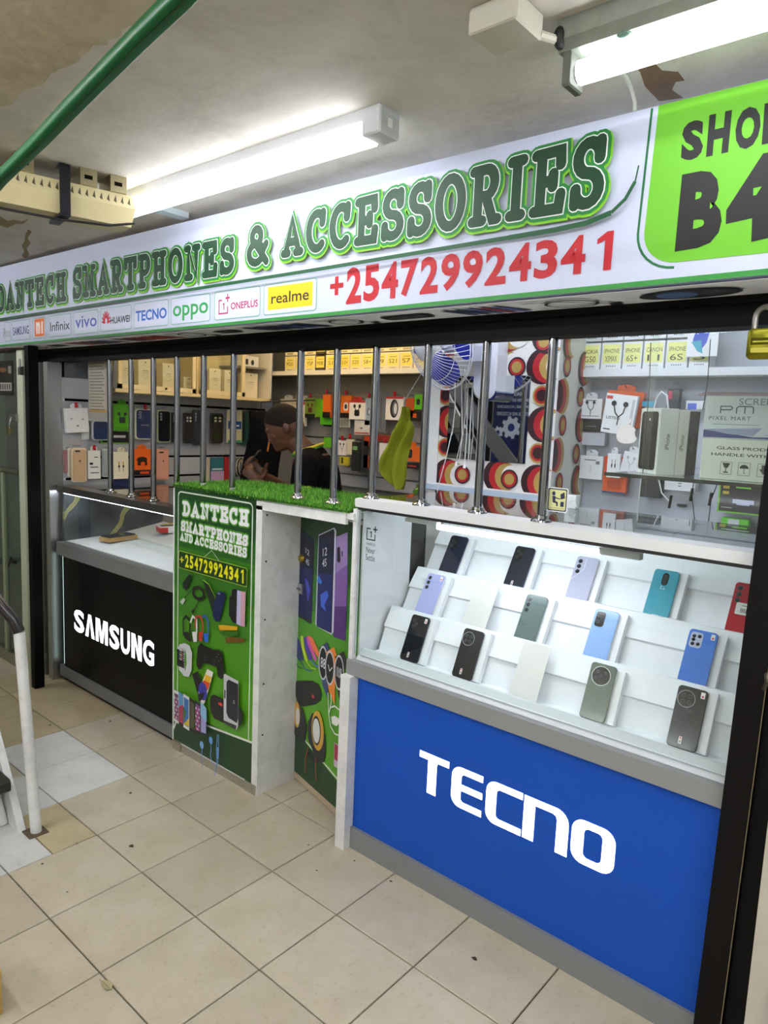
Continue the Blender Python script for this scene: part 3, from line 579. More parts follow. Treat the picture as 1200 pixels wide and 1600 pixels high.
b.stroke([(0.733,0.66),(0.755,0.669),(0.775,0.649),(0.776,0.594)],.009,'#2a5cc0'); b.poly([(0.743,0.59),(0.779,0.598),(0.774,0.559),(0.752,0.556)],'#2a6ad8')
b.poly([(0.555,0.478),(0.57,0.501),(0.607,0.515),(0.642,0.513),(0.662,0.486),(0.659,0.407),(0.638,0.371),(0.602,0.366),(0.565,0.385)],'#d7dce1'); b.poly([(0.61,0.491),(0.619,0.468),(0.623,0.426),(0.611,0.387),(0.604,0.439)],'#4f961b')
b.poly([(0.549,0.476),(0.604,0.479),(0.605,0.4),(0.55,0.4)],'#16171c')
for i in range(4):
    for j in range(6): b.oval(.5725+i*.0105,.436+j*.0098,.0036,.0036,['#c9d3dc','#d85f4a','#e2b43c','#6bb0d8','#cf4a6a','#f0f0f0'][(i*5+j*3)%6],0,8)
b.poly([(0.707,0.522),(0.729,0.547),(0.752,0.54),(0.824,0.537),(0.851,0.547),(0.873,0.539),(0.886,0.485),(0.886,0.437),(0.87,0.426),(0.848,0.433),(0.839,0.469),(0.793,0.47),(0.742,0.466),(0.731,0.433),(0.714,0.425),(0.696,0.442),(0.699,0.481)],'#0d0e10')
b.oval(*(0.76,0.486),.013,.016,'#26282b'); b.oval(*(0.82,0.486),.013,.016,'#26282b'); b.oval(*(0.852,0.527),.003,.003,'#7f8a86',0,8); b.oval(*(0.868,0.514),.003,.003,'#7f8a86',0,8); b.oval(*(0.853,0.5),.003,.003,'#7f8a86',0,8); b.oval(*(0.84,0.514),.003,.003,'#7f8a86',0,8)
b.poly([(0.668,0.393),(0.711,0.419),(0.738,0.347),(0.756,0.302),(0.728,0.28)],'#141418')
b.poly([(0.776,0.445),(0.818,0.442),(0.789,0.361),(0.756,0.285),(0.731,0.284),(0.715,0.326)],'#eee7e2'); b.poly([(0.764,0.419),(0.807,0.417),(0.794,0.384),(0.749,0.378)],'#efbf2a'); b.poly([(0.75,0.389),(0.797,0.388),(0.783,0.353),(0.732,0.345)],'#dd4f25'); b.oval(*(0.747,0.339),.03,.04,'#3a3aa6'); b.poly([(0.72,0.32),(0.758,0.338),(0.753,0.313),(0.726,0.286),(0.715,0.295)],'#141418')
for k,(q,c1,c2) in enumerate([([(0.532,0.285),(0.568,0.283),(0.572,0.136),(0.533,0.14)],'#e8e8ea','#6a4d6e'),([(0.57,0.285),(0.608,0.281),(0.611,0.135),(0.572,0.136)],'#23262e','#b23a55'),([(0.607,0.289),(0.651,0.284),(0.653,0.133),(0.609,0.136)],'#e6e8ec','#3d78c0'),([(0.653,0.285),(0.693,0.28),(0.695,0.138),(0.655,0.137)],'#17191b','#54553a'),([(0.696,0.286),(0.735,0.279),(0.734,0.144),(0.697,0.14)],'#1a1a22','#7c4a86'),([(0.736,0.289),(0.781,0.272),(0.782,0.151),(0.737,0.145)],'#25303a','#9f9fd8')]):
    b.poly(q,c1); cx=sum(p[0] for p in q)/4; cz=sum(p[1] for p in q)/4; b.poly([(cx+(p[0]-cx)*.82,cz+(p[1]-cz)*.82) for p in q],c2)
    if k in (0,4):
        for i in range(3):
            for j in range(6): b.rect(cx-.016+i*.012,cz-.055+j*.018,cx-.009+i*.012,cz-.045+j*.018,'#e8dff0' if (i+j)%2 else '#d05080')
    if k==2: b.poly([(cx-.02,cz-.06),(cx+.02,cz-.06),(cx+.02,cz-.02)],'#e0c030'); b.poly([(cx-.02,cz-.06),(cx+.0,cz),(cx-.022,cz+.02)],'#3a7a40')
    if k==1: b.poly([(cx-.02,cz+.01),(cx+.02,cz+.03),(cx+.02,cz+.07),(cx-.02,cz+.08)],'#5f9ed0')
    if k==5: b.poly([(cx-.022,cz+.02),(cx+.022,cz),(cx+.02,cz+.06),(cx-.022,cz+.08)],'#8fc3e8')
b.poly([(0.804,0.321),(0.812,0.34),(0.832,0.351),(0.905,0.348),(0.994,0.346),(1.014,0.339),(1.02,0.315),(1.015,0.282),(0.991,0.263),(0.897,0.249),(0.835,0.247),(0.813,0.264),(0.803,0.291)],'#141416'); b.rect(*(0.863,0.328),*(0.889,0.316),'#d8352c')
b.poly([(0.895,0.452),(0.902,0.459),(0.991,0.453),(0.994,0.269),(0.984,0.248),(0.899,0.258)],'#c9ccd2'); b.poly([(0.915,0.429),(0.928,0.442),(0.989,0.44),(0.993,0.3),(0.986,0.276),(0.931,0.281),(0.916,0.299)],'#23242a'); b.poly([(0.899,0.261),(0.984,0.265),(0.979,0.246),(0.902,0.249)],'#3a3b40'); b.text('JBL',*(0.96,0.348),*(0.971,0.366),'#c8ccd0',.01)
b.rect(*(0.901,0.392),*(0.909,0.356),'#15161a')
for q in ([(0.759,-0.002),(0.753,0.026),(0.749,0.06),(0.754,0.096)],[(0.813,0.133),(0.816,0.11),(0.811,0.075),(0.828,0.05),(0.849,0.044)],[(0.84,-0.003),(0.852,0.028),(0.857,0.064),(0.853,0.123),(0.859,0.185)],[(0.867,0.188),(0.868,0.128),(0.864,0.067),(0.854,0.04)]): b.stroke(q,.004,'#6aa6e6')
b.oval(*(0.75,0.103),.014,.016,'#7ab4ee'); b.oval(*(0.814,0.145),.013,.016,'#6aa6e6'); b.poly([(0.858,0.131),(0.871,0.133),(0.869,0.082),(0.859,0.082)],'#6aa6e6')
b.build('poster',PRINT,G)
# ------------------------------------------------------------------ inner door leaf standing ajar, with the second poster
ang=math.atan2(-.093,.368); DM=Matrix.Translation((1.087,.464,0))@Matrix.Rotation(ang,4,'Z')
D=thing('poster_door','narrow white door leaf standing ajar with a green poster of phones, watches and speakers','door',M=DM)
b=WM(D); b.box(0,0,.012,.475,.022,1.15,'#e2e5e6'); b.build('leaf',WORN,D)
b=WM(D); b.box(.0,-.004,.012,.475,.0,.035,'#b9a58c'); b.build('foot_strip',MATTE,D)
b=WM(D); b.y=-.0005; b.clip=(.0,.035,.46,1.14)
b.rect(0,.035,.46,1.14,'#18401d'); b.rect(0,.2,.46,.62,'#57a021'); b.rect(0,.62,.46,.75,'#48901f'); b.rect(0,.75,.46,.9,'#2f7423'); b.rect(0,.9,.46,1.02,'#205a22'); 
b.rect(0,.035,.46,.205,'#57a021')
b.poly([(0,.035),(.46,.035),(.46,.13),(.40,.135),(0,.215)],'#184223'); b.clip=None; b.stroke([(0,.222),(.40,.145),(.46,.132)],.007,'#e4eae4'); b.stroke([(-0.023,1.134),(0.169,1.136),(0.364,1.133)],.006,'#cfd8cc')
b.clip=(.0,.035,.46,1.14)
b.poly([(0.005,1.066),(0.016,1.066),(0.117,1.035),(0.123,1.014),(0.12,0.701),(0.11,0.695),(0.001,0.701),(-0.002,0.711)],'#0b0f18'); b.poly([(0.006,1.056),(0.114,1.023),(0.116,0.71),(0.004,0.709)],'#141a52'); b.poly([(0.003,1.052),(0.114,1.016),(0.117,0.916),(0.004,0.908)],'#0d1126')
b.text('12',0,0,0,0,'#d6dcf0',0,quad=[(0.056,0.972),(0.084,0.964),(0.083,0.984),(0.055,0.993)]); b.text('45',0,0,0,0,'#d6dcf0',0,quad=[(0.059,0.929),(0.086,0.924),(0.085,0.947),(0.057,0.951)])
b.poly([(0.055,0.87),(0.08,0.862),(0.102,0.832),(0.085,0.774),(0.071,0.826)],'#4646b8')
b.poly([(0.154,1.059),(0.267,1.104),(0.282,1.094),(0.289,0.713),(0.271,0.696),(0.16,0.698),(0.149,0.708)],'#c7cbe2'); b.poly([(0.156,1.056),(0.264,1.099),(0.271,1.086),(0.274,0.702),(0.16,0.699)],'#0c0f1c'); b.poly([(0.157,1.043),(0.262,1.085),(0.266,0.706),(0.159,0.704)],'#121c66'); b.poly([(0.157,1.044),(0.262,1.085),(0.269,0.927),(0.157,0.911)],'#11163a')
b.text('12',0,0,0,0,'#e4e8f4',0,quad=[(0.191,0.983),(0.221,0.992),(0.221,1.024),(0.19,1.012)]); b.text('45',0,0,0,0,'#e4e8f4',0,quad=[(0.189,0.939),(0.22,0.95),(0.22,0.98),(0.189,0.97)])
b.poly([(0.164,0.902),(0.191,0.885),(0.185,0.871),(0.152,0.877)],'#2f7bd8'); b.poly([(0.181,0.83),(0.23,0.858),(0.244,0.838),(0.215,0.798),(0.229,0.775),(0.19,0.786)],'#3f63d0')
b.poly([(0.287,1.073),(0.362,1.101),(0.372,0.923),(0.373,0.701),(0.344,0.699),(0.287,0.693)],'#7d5aa6'); b.poly([(0.287,1.073),(0.362,1.101),(0.369,0.985),(0.292,0.938)],'#9a82bd'); b.poly([(0.289,0.81),(0.373,0.83),(0.373,0.701),(0.287,0.693)],'#4f2b74')
b.poly([(0.294,1.033),(0.313,1.041),(0.32,0.988),(0.309,0.979),(0.296,0.983)],'#0d0d12'); b.poly([(0.325,1.023),(0.334,1.028),(0.335,1.009),(0.327,1.005)],'#221a2c')
for q,c in (([(-0.019,0.6),(0.002,0.616),(0.032,0.6),(0.067,0.533),(0.022,0.522),(-0.008,0.535)],'#28346e'),([(0.037,0.626),(0.058,0.633),(0.067,0.592),(0.102,0.54),(0.078,0.536),(0.039,0.591)],'#b7d02e'),([(0.062,0.626),(0.082,0.635),(0.138,0.558),(0.112,0.546),(0.079,0.578)],'#4a3aa0'),([(0.082,0.635),(0.099,0.64),(0.171,0.568),(0.158,0.557),(0.101,0.602)],'#c84aa6'),([(0.092,0.646),(0.133,0.646),(0.195,0.596),(0.183,0.579),(0.136,0.599)],'#e8734a')): b.poly(q,c)
for q,c in (([(-0.011,0.516),(0.023,0.491),(0.059,0.495)],'#1f5a3a'),([(0.029,0.524),(0.087,0.5),(0.134,0.509)],'#2a4a9a'),([(0.084,0.538),(0.133,0.522),(0.167,0.528)],'#b7d02e'),([(0.132,0.553),(0.172,0.541),(0.189,0.545)],'#4a5ac0')): b.stroke(q,.005,c)
for (cx,cz),c1,c2,t_ in (((0.221,0.57),'#2a3a66','#3a4a76','88'),((0.272,0.566),'#e8842a','#e8842a',''),((0.34,0.57),'#22242a','#2a2c32','10:08')):
    b.poly([(cx-.035,cz+.05),(cx+.025,cz+.09),(cx+.05,cz+.06),(cx+.03,cz)],c1); b.poly([(cx-.03,cz-.02),(cx+.0,cz-.09),(cx+.045,cz-.13),(cx+.04,cz-.02)],c2)
    b.oval(cx,cz,.034,.068,'#c9ccd2'); b.oval(cx,cz,.028,.060,'#0e0f14')
    if t_: b.text(t_,cx-.018,cz-.02,cx+.018,cz+.02,'#e8e8f0',0)
    else: b.stroke([(cx-.012,cz+.01),(cx,cz-.012),(cx+.018,cz+.008)],.004,'#f0f0f0')
b.poly([(0.002,0.416),(0.019,0.432),(0.143,0.473),(0.196,0.474),(0.219,0.444),(0.206,0.413),(0.175,0.388),(0.082,0.343),(0.039,0.335),(0.012,0.361)],'#191a1e'); b.rect(*(0.143,0.418),*(0.162,0.405),'#c8283c')
b.poly([(0,0.313),(0.032,0.339),(0.075,0.33),(0.11,0.272),(0.097,0.197),(0.041,0.183),(-0.013,0.209)],'#24262b'); b.oval(*(0.027,0.289),.026,.055,'#d6a43a'); b.oval(*(0.033,0.284),.016,.036,'#d7d9dc')
b.poly([(0.119,0.293),(0.151,0.342),(0.197,0.354),(0.238,0.329),(0.257,0.278),(0.264,0.206),(0.181,0.177),(0.123,0.224)],'#24262b'); b.oval(*(0.198,0.287),.048,.080,'#d6a43a'); b.oval(*(0.189,0.284),.034,.06,'#24262b'); b.oval(*(0.188,0.283),.028,.05,'#e3e5e8')
b.poly([(0.113,0.155),(0.257,0.217),(0.253,0.181),(0.183,0.146)],'#202227')
b.ring([(0.278,0.388),(0.289,0.416),(0.319,0.433),(0.355,0.43),(0.374,0.411),(0.374,0.362),(0.356,0.332),(0.326,0.326),(0.294,0.344)],.006,'#e6eee8'); b.stroke([(0.278,0.392),(0.273,0.427),(0.267,0.468)],.005,'#e6eee8'); b.stroke([(0.286,0.411),(0.294,0.441),(0.289,0.472)],.005,'#e6eee8'); b.poly([(0.297,0.382),(0.321,0.396),(0.363,0.397),(0.361,0.383),(0.336,0.36),(0.305,0.358)],'#f2f3f4')
b.poly([(0.326,0.293),(0.379,0.295),(0.382,0.201),(0.328,0.2)],'#c9b7c6'); b.poly([(0.329,0.289),(0.376,0.291),(0.378,0.229),(0.329,0.227)],'#a83050')
for i in range(3):
    for j in range(3): b.oval(.385+i*.018,.235+j*.03,.005,.009,'#f2e8f0',0,8)
for q,c in (([(0.132,0.192),(0.12,0.162),(0.111,0.129),(0.111,0.075)],'#c23a2c'),([(0.161,0.169),(0.157,0.124),(0.146,0.073)],'#223a2a'),([(0.194,0.176),(0.194,0.13),(0.2,0.08)],'#b8452c')): b.stroke(q,.004,c)
b.build('poster',PRINT,D)
b=WM(D); b.box(-.004,-.008,.80,.045,-.001,.84,'#c8ccce'); b.tube([(-.02,-.012,.822),(.035,-.012,.818)],.004,6,'#9a9ea0'); b.box(-.03,-.008,.815,-.01,.0,.835,'#b8bcbe'); b.build('slide_bolt',METAL,D)
b=WM(D); b.M=DM@Matrix.Translation((.028,-.008,.945))@Matrix.Rotation(PI/2,4,'X'); b.lathe([(0,.006),(.012,.005),(.016,.0),(.0165,-.008)],'#a58f3c',14); b.build('door_lock',METAL,D,smooth=40)
b=WM(D); b.box(.462,-.006,.012,.48,.024,1.16,'#dfe3e4'); b.build('door_edge',WORN,D)
# flap board over the gap with grass on top
Fl=thing('counter_flap','white board bridging the entrance gap under the grass mat','board',(1.0,.4,1.17))
b=MB(); b.box(.507,.27,1.168,1.56,.66,1.19,'#dcdfe0'); b.box(1.06,.262,1.150,1.53,.275,1.183,'#e0e2e2'); b.build('board',WORN,Fl)
def grass():
    poly=[(.503,.255),(1.09,.248),(1.54,.262),(1.535,.66),(1.2,.68),(.60,.66),(.505,.60)]
    m=thing('grass_mat','bright green artificial grass mat laid on the boards over the entrance gap','mat',(1.0,.45,1.19))
    vs=[(x,y,1.191) for x,y in poly]+[(x,y,1.197) for x,y in poly]; n=len(poly); k=MB(); k.add(vs,[tuple(range(n,2*n))]+[(i,(i+1)%n,n+(i+1)%n,n+i) for i in range(n)],'#2c5a16'); k.build('backing',CLOTH,m)
    def inside(x,y):
        c=False
        for i in range(n):
            x1,y1=poly[i];x2,y2=poly[i-1]
            if (y1>y)!=(y2>y) and x<(x2-x1)*(y-y1)/(y2-y1)+x1: c=not c
        return c
    bl=MB(); cols=[hx(c) for c in ('#4f8f22','#5fa52b','#3f7a1c','#74b83a','#8bc24a','#2f6517')]
    cnt=0
    R=random.random
    while cnt<15000:
        x=.48+R()*1.09; y=.235+R()*.46
        edge=False
        if not inside(x,y):
            if R()<.25 and inside(x+(1-x)*.012,y+(.45-y)*.05): edge=True
            else: continue
        a=R()*2*PI; h=.008+R()*.012; ww=.0014; l=.006*R()+.002; dx,dy=math.cos(a),math.sin(a); n0=len(bl.v); z0=1.195 if not edge else 1.188
        bl.v+=[(x-dy*ww,y+dx*ww,z0),(x+dy*ww,y-dx*ww,z0),(x+dx*l,y+dy*l,z0+h)]; bl.f.append((n0,n0+1,n0+2)); bl.c.append(cols[int(R()*6)]); bl.mi.append(0); cnt+=1
    tag(bl.build('grass_blades',vc('plastic_grass',.5,spec=.3,var=0),m),kind='stuff')
grass()
# ================================================================== BLUE FRONTED PHONE SHOWCASE
T=thing('phone_showcase','blue fronted glass phone showcase with white lettering, right of the entrance','counter',(2.15,.3,0))
b=MB(); b.box(1.592,.288,.078,2.80,.30,.645,'#1b52ba'); fp=b.build('front_panel',vc('blue_acrylic',.35,spec=.15,var=.0),T)
b=MB(); b.y=.2875
Hh=.132
def flet(x0,x1,z0,z1,strokes):
    for pts,w_,ver in strokes: b.stroke([(x0+p[0]*(x1-x0),z0+p[1]*(z1-z0)) for p in pts],w_,'#ffffff',layer=False)
def thick(outer): b.poly(outer,'#ffffff')
def LT(x0,x1,z0,z1):
    w_=x1-x0;h=z1-z0
    thick([(x0,z1),(x1,z1),(x1,z1-.022),(x0+.62*w_,z1-.022),(x0+.60*w_,z1-.035),(x0+.60*w_,z0),(x0+.30*w_,z0),(x0+.30*w_,z1-.022),(x0,z1-.022)])
def LC(x0,x1,z0,z1,bar):
    r=.034;vw=.036;hw=.021
    out=[(x1,z1),(x0+r,z1)]+[(x0+r-r*math.sin(a*PI/12),z1-r+r*math.cos(a*PI/12)) for a in range(1,7)]+[(x0+r-r*math.cos(a*PI/12),z0+r-r*math.sin(a*PI/12)) for a in range(0,7)]+[(x1,z0),(x1,z0+hw)]
    ri=.012
    inn=[(x0+vw+ri-ri*math.sin(a*PI/12),z0+hw+ri-ri*math.cos(a*PI/12)) for a in range(0,7)]
    if bar: inn+=[(x0+vw,z0+.056),(x1,z0+.056),(x1,z0+.077),(x0+vw,z0+.077)]
    inn+=[(x0+vw+ri-ri*math.cos(a*PI/12),z1-hw-ri+ri*math.sin(a*PI/12)) for a in range(0,7)]+[(x1,z1-hw)]
    thick(out+inn)
def LN(x0,x1,z0,z1):
    r=.04;vw=.036;hw=.021
    thick([(x0,z0),(x0,z1),(x1-r,z1)]+[(x1-r+r*math.sin(a*PI/12),z1-r+r*math.cos(a*PI/12)) for a in range(1,7)]+[(x1,z0),(x1-vw,z0),(x1-vw,z1-hw-.014),(x1-vw-.004,z1-hw-.004),(x1-vw-.014,z1-hw),(x0+vw,z1-hw),(x0+vw,z0)])
def LO(x0,x1,z0,z1):
    o=rrect(x0,z0,x1,z1,.036,6); i=rrect(x0+.036,z0+.021,x1-.036,z1-.021,.014,6); n=len(o); b.y-=.0003
    b.add([(p[0],b.y,p[1]) for p in o+i],[(k,(k+1)%n,n+(k+1)%n,n+k) for k in range(n)],'#ffffff')
LT(1.872,1.988,.326,.458); LC(2.000,2.113,.326,.457,True); LC(2.126,2.248,.325,.457,False); LN(2.253,2.393,.326,.456); LO(2.402,2.526,.328,.454)
b.build('lettering',emis('backlit_white_letters','#ffffff',1.6),fp)
b=MB(); b.bbox(1.548,.268,.632,2.80,.335,.683,'#8f9294',.004); b.build('ledge',vc('grey_trim_paint',.4,coat=.1),T)
b=MB(); b.add([(1.575,.29,.684),(2.79,.29,.684),(2.79,.322,.715),(1.575,.322,.715),(1.575,.335,.715),(2.79,.335,.715),(2.79,.335,.684),(1.575,.335,.684)],[(0,1,2,3),(3,2,5,4),(5,6,7,4),(0,3,4,7),(1,6,5,2)],'#c9ced2'); b.build('glass_channel',vc('grey_trim_paint',.4,coat=.1),T)
b=MB(); b.box(1.59,.276,.0,2.80,.30,.078,'#82868a'); b.build('base_trim',vc('grey_trim_paint',.4,coat=.1),T)
b=MB(); b.box(1.548,.246,0,1.592,.80,.632,'#dfe3e4'); b.box(1.548,.28,.632,1.565,.30,1.205,'#d7e2e0'); b.build('end_panel',WORN,T)
b=MB(); b.bbox(1.545,.285,1.212,2.80,.362,1.241,'#e4e7ea',.004); b.box(1.56,.287,1.203,2.80,.36,1.212,'#17191b'); b.build('top_frame',vc('white_frame_paint',.4,coat=.2),T)
b=MB(); b.box(1.565,.291,.70,2.80,.296,1.205,'#ffffff'); b.build('front_glass',GLASS,T)
b=MB(); b.box(1.558,.30,.69,1.563,.80,1.205,'#ffffff'); b.build('side_glass',GLASS,T)
b=MB(); b.box(1.555,.362,1.232,2.80,.82,1.240,'#ffffff'); b.build('top_glass',TOPGLASS,T)
b=MB(); b.box(1.568,.31,.69,1.573,.57,1.19,'#e6e9ec'); b.build('side_board',MATTE,T)
b=MB(); b.box(1.60,.80,.0,2.80,.81,.69,'#d9dde0'); b.box(1.592,.30,.64,2.80,.80,.66,'#d9dde0'); b.build('cabinet_body',MATTE,T)
# stepped white display boards
b=MB()
for (y0,z0,y1,z1) in ((.392,.70,.456,.848),(.514,.824,.598,.972),(.645,.952,.758,1.135)):
    ym=(y0+y1)/2;zm=(z0+z1)/2
    b.add([(1.59,y0,z0),(2.79,y0,z0),(2.79,ym-.002,zm),(1.59,ym-.002,zm)],[(0,1,2,3)],'#e9ecf1')
    b.add([(1.59,ym-.002,zm),(2.79,ym-.002,zm),(2.79,ym-.009,zm+.008),(1.59,ym-.009,zm+.008)],[(0,1,2,3)],'#dfe2e8')
    b.add([(1.59,ym-.009,zm+.008),(2.79,ym-.009,zm+.008),(2.79,y1,z1),(1.59,y1,z1)],[(0,1,2,3)],'#e9ecf1')
    b.add([(1.59,y1,z1),(2.79,y1,z1),(2.79,y1+.008,z1),(1.59,y1+.008,z1),(1.59,y1+.008,z1-.03),(2.79,y1+.008,z1-.03)],[(0,1,2,3),(3,2,5,4)],'#e9ecf1')
for y0,y1,z in ((.30,.394,.70),(.462,.516,.824),(.604,.648,.952)): b.add([(1.59,y0,z),(2.79,y0,z),(2.79,y1,z),(1.59,y1,z)],[(0,1,2,3)],'#e4e7ec')
b.build('stepped_display_board',MATTE,T)
b=MB(); b.box(1.72,.345,1.178,1.85,.365,1.190,'#dfe3e6'); b.build('lamp_holder',MATTE,T)
b=MB(); b.box(2.39,.345,1.172,2.50,.37,1.19,'#c7cbd0'); b.build('lamp_holder',MATTE,T)
b=MB(); b.tube([(1.85,.352,1.176),(2.39,.352,1.176)],.0085,12,'#ffffff'); b.build('tube_lamp',emis('case_lamp','#f2f4ff',26),T,smooth=60)
b=MB(); b.y=.2905; b.stroke([(1.620,1.145),(1.604,1.145),(1.604,1.108),(1.640,1.108),(1.640,1.128)],.004,'#15171a'); b.text('1',1.617,1.116,1.627,1.137,'#15171a',.02); b.text('+',1.631,1.134,1.650,1.155,'#15171a',.02)
b.text('ONEPLUS',1.603,1.089,1.644,1.097,'#3c4044',.0); b.text('Never',1.603,1.062,1.643,1.083,'#25282c',0); b.text('Settle',1.603,1.037,1.643,1.058,'#25282c',0)
b.build('glass_decal',vc('decal_ink',.5),T)
# phones leaning on the steps
def phone(x,y,z,tilt,col,side,style,label,rot=0,w=.074,h=.158,stickers=(),cardw=.0):
    M_=Matrix.Translation((x,y,z))@Matrix.Rotation(math.radians(rot),4,'Z')@Matrix.Rotation(math.radians(-tilt),4,'X')
    t=thing('smartphone',label,'phone',group='display smartphones on the stepped white boards',M=M_)
    s=WM(t); s.prism(rrect(-w/2,0,w/2,h,.010,5),-.004,.004,col,bev=.0018,side=side); body=s.build('body',vc('phone_glass',.22,spec=.35,coat=.15,var=.03),t,smooth=35)
    s=WM(t); s.y=-.0042; lens=[]
    if style=='round4':
        c=(-w*.16,h-.032); s.oval(*c,.0225,.0225,'#8d9096'); s.oval(*c,.0205,.0205,'#15161b')
        lens=[(c[0]-.008,c[1]+.008),(c[0]+.008,c[1]+.008),(c[0]-.008,c[1]-.008),(c[0]+.008,c[1]-.008)]; lr=.0055
    elif style=='round1':
        c=(-.002,h-.034); s.oval(*c,.0275,.0275,'#c9ccd0'); s.oval(*c,.0255,.0255,'#0a0b0e'); lens=[(c[0]-.012,c[1]+.01),(c[0]+.012,c[1]+.01),(c[0]-.014,c[1]-.008),(c[0],c[1]+.0),]; lr=.0045
    elif style=='col3': lens=[(-w*.30,h-.018),(-w*.30,h-.036),(-w*.30,h-.054)]; lr=.0075
    elif style=='island3':
        s.rect(-w*.42,h-.064,-w*.12,h-.006,'#9a9ca4',.008); lens=[(-w*.27,h-.018),(-w*.27,h-.036),(-w*.27,h-.053)]; lr=.007
    elif style=='rect':
        s.rect(-w*.40,h-.055,-w*.02,h-.008,'#0c0d12',.008); lens=[(-w*.28,h-.02),(-w*.28,h-.04),(-w*.12,h-.03)]; lr=.0055
    elif style=='pill': 
        s.rect(-.009,h-.050,.010,h-.010,'#0c0d10',.0095); lens=[(0,h-.020),(0,h-.030),(0,h-.041)]; lr=.0048
    elif style=='island5':
        s.rect(-w*.42,h-.052,w*.02,h-.008,'#b9c2dc',.008); lens=[(-w*.29,h-.020),(-w*.29,h-.030),(-w*.29,h-.042),(-w*.10,h-.019),(-w*.1,h-.041)]; lr=.0052
    for k,c in enumerate(lens):
        s.oval(c[0],c[1],lr,lr,'#5a5d66',0,16); s.oval(c[0],c[1],lr*.78,lr*.78,'#07080b',0,16); s.oval(c[0]-lr*.15,c[1]+lr*.2,lr*.25,lr*.25,'#3a4a7a',0,8)
    s.build('camera_module',GLOSS,t)
    if stickers:
        for q in stickers:
            s=WM(t); s.y=-.0046
            if q=='red': s.rect(w*.28,h-.022,w*.42,h-.006,'#e9e4e4',.001); s.oval(w*.35,h-.017,.003,.003,'#c8283c',0,8)
            elif q=='tag': s.rect(-w*.12,.012,-w*.02,.03,'#eeeaea'); s.rect(-w*.10,.024,-w*.04,.029,'#b84a50'); s.rect(-w*.10,.014,-w*.04,.021,'#6a6a6a')
            elif q=='logo': s.stroke([(-.002,h*.66),(-.006,h*.66),(-.006,h*.61),(.005,h*.61),(.005,h*.64)],.0012,'#e8f4f4' if col!='#26282d' else '#4a4d52')
            elif q=='word': s.rect(-.009,.012,.009,.0145,'#dfeeee')
            elif q=='bar': s.rect(-w*.3,h*.40,w*.38,h*.62,'#eeeeec',.003); [s.rect(-w*.12+k*.0035,h*.44,-w*.12+k*.0035+.0018,h*.52,'#444444') for k in range(9)]; s.rect(-w*.1,h*.56,w*.2,h*.575,'#888888')
            elif q=='edge': s.stroke([(-w*.48,h-.085),(-w*.05,h-.045),(-w*.05,h-.006)],.0012,'#eef0f4')
            elif q=='line': s.stroke([(w*.45,h*.62),(-w*.1,h*.40)],.0008,'#15161a')
            s.build({'red':'label_sticker','tag':'foot_tag','bar':'barcode_sticker','logo':'emblem','word':'wordmark'}.get(q,'seam_line'),CARD,t)
    return t
def pbox(x,y,z,tilt,rot,label,w=.092,h=.172,d=.02,col='#e8eaef'):
    M_=Matrix.Translation((x,y,z))@Matrix.Rotation(math.radians(rot),4,'Z')@Matrix.Rotation(math.radians(-tilt),4,'X')
    s=MB(M_); s.prism([(-w/2,0),(w/2,0),(w/2,h),(-w/2,h)],0,d,col,bev=.001); o=s.build('phone_sleeve',CARD,ob_M=M_); tag(o,label,'box','white sleeves behind the display phones')
PH=[(2.643,.356,.706,24,'#26282d','#1c1d22','round4','dark grey phone with a round camera, at the right end of the front step',('red','tag','logo','line')),
(2.403,.356,.706,24,'#5f6a5e','#aab0a8','round1','olive green phone with one large round black camera, on the front step',()),
(1.968,.356,.706,24,'#16181e','#33363e','round4','black phone with a round camera cluster, second from left on the front step',('tag',)),
(1.753,.356,.706,24,'#131620','#2c303c','rect','leftmost black phone on the front step, with a white tag at its foot',('red','tag')),
(1.712,.476,.832,30,'#a9b0e2','#d5d8ea','col3','pale lilac phone at the left end of the middle step',('red',)),
(2.112,.476,.832,30,'#5d706e','#8b9997','col3','grey green phone with three round cameras, centre of the middle step',()),
(2.345,.476,.832,30,'#8fb3ea','#dfe8f4','rect','shimmering light blue phone on the middle step behind the olive phone',()),
(2.618,.476,.832,30,'#4f7fd8','#6aa0e8','island5','bright blue phone with a silver camera island, right of the middle step',('red',)),
(1.712,.606,.958,31,'#1b2036','#2f3656','rect','dark navy phone at the left end of the top step',()),
(1.985,.606,.958,31,'#1d2130','#3f4460','rect','dark blue phone, second from left on the top step',('tag',)),
(2.213,.606,.958,31,'#b3b4cc','#d0d1de','col3','silver lilac phone with three cameras on the top step',('edge',)),
(2.463,.606,.958,31,'#3f9cb2','#3aa6bc','pill','teal blue phone with a centred pill camera on the top step',('logo','word')),
(2.690,.606,.958,31,'#b01f33','#c73347','col3','red phone with a white barcode sticker at the right end of the top step',('bar',))]
for i,(x,y,z,tl,c,sd,st,lb,stk) in enumerate(PH):
    phone(x,y,z,tl,c,sd,st,lb,stickers=stk)
    s_=Vector((0,math.cos(math.radians(-tl)),math.sin(math.radians(-tl))))*.0065
    pbox(x+.012,y+s_.y+.001,z+s_.z+.002,tl,0,'white sleeve behind the '+lb.split(' phone')[0]+' phone'+(' on the front step' if i<4 else ' on the middle step' if i<8 else ' on the top step'),h=.158 if i not in (1,) else .15)
for x,y,z,tl,lb in ((2.19,.352,.708,26,'blank pale card leaning between the two round-camera phones on the front step'),(1.925,.470,.83,30,'blank white card leaning left of the grey green phone on the middle step')):
    M_=Matrix.Translation((x,y,z))@Matrix.Rotation(math.radians(-tl),4,'X'); s=MB(M_); s.prism(rrect(-.045,0,.045,.165,.002,2),-.002,.0,'#dddcda'); tag(s.build('blank_card',CARD,ob_M=M_),lb,'card')
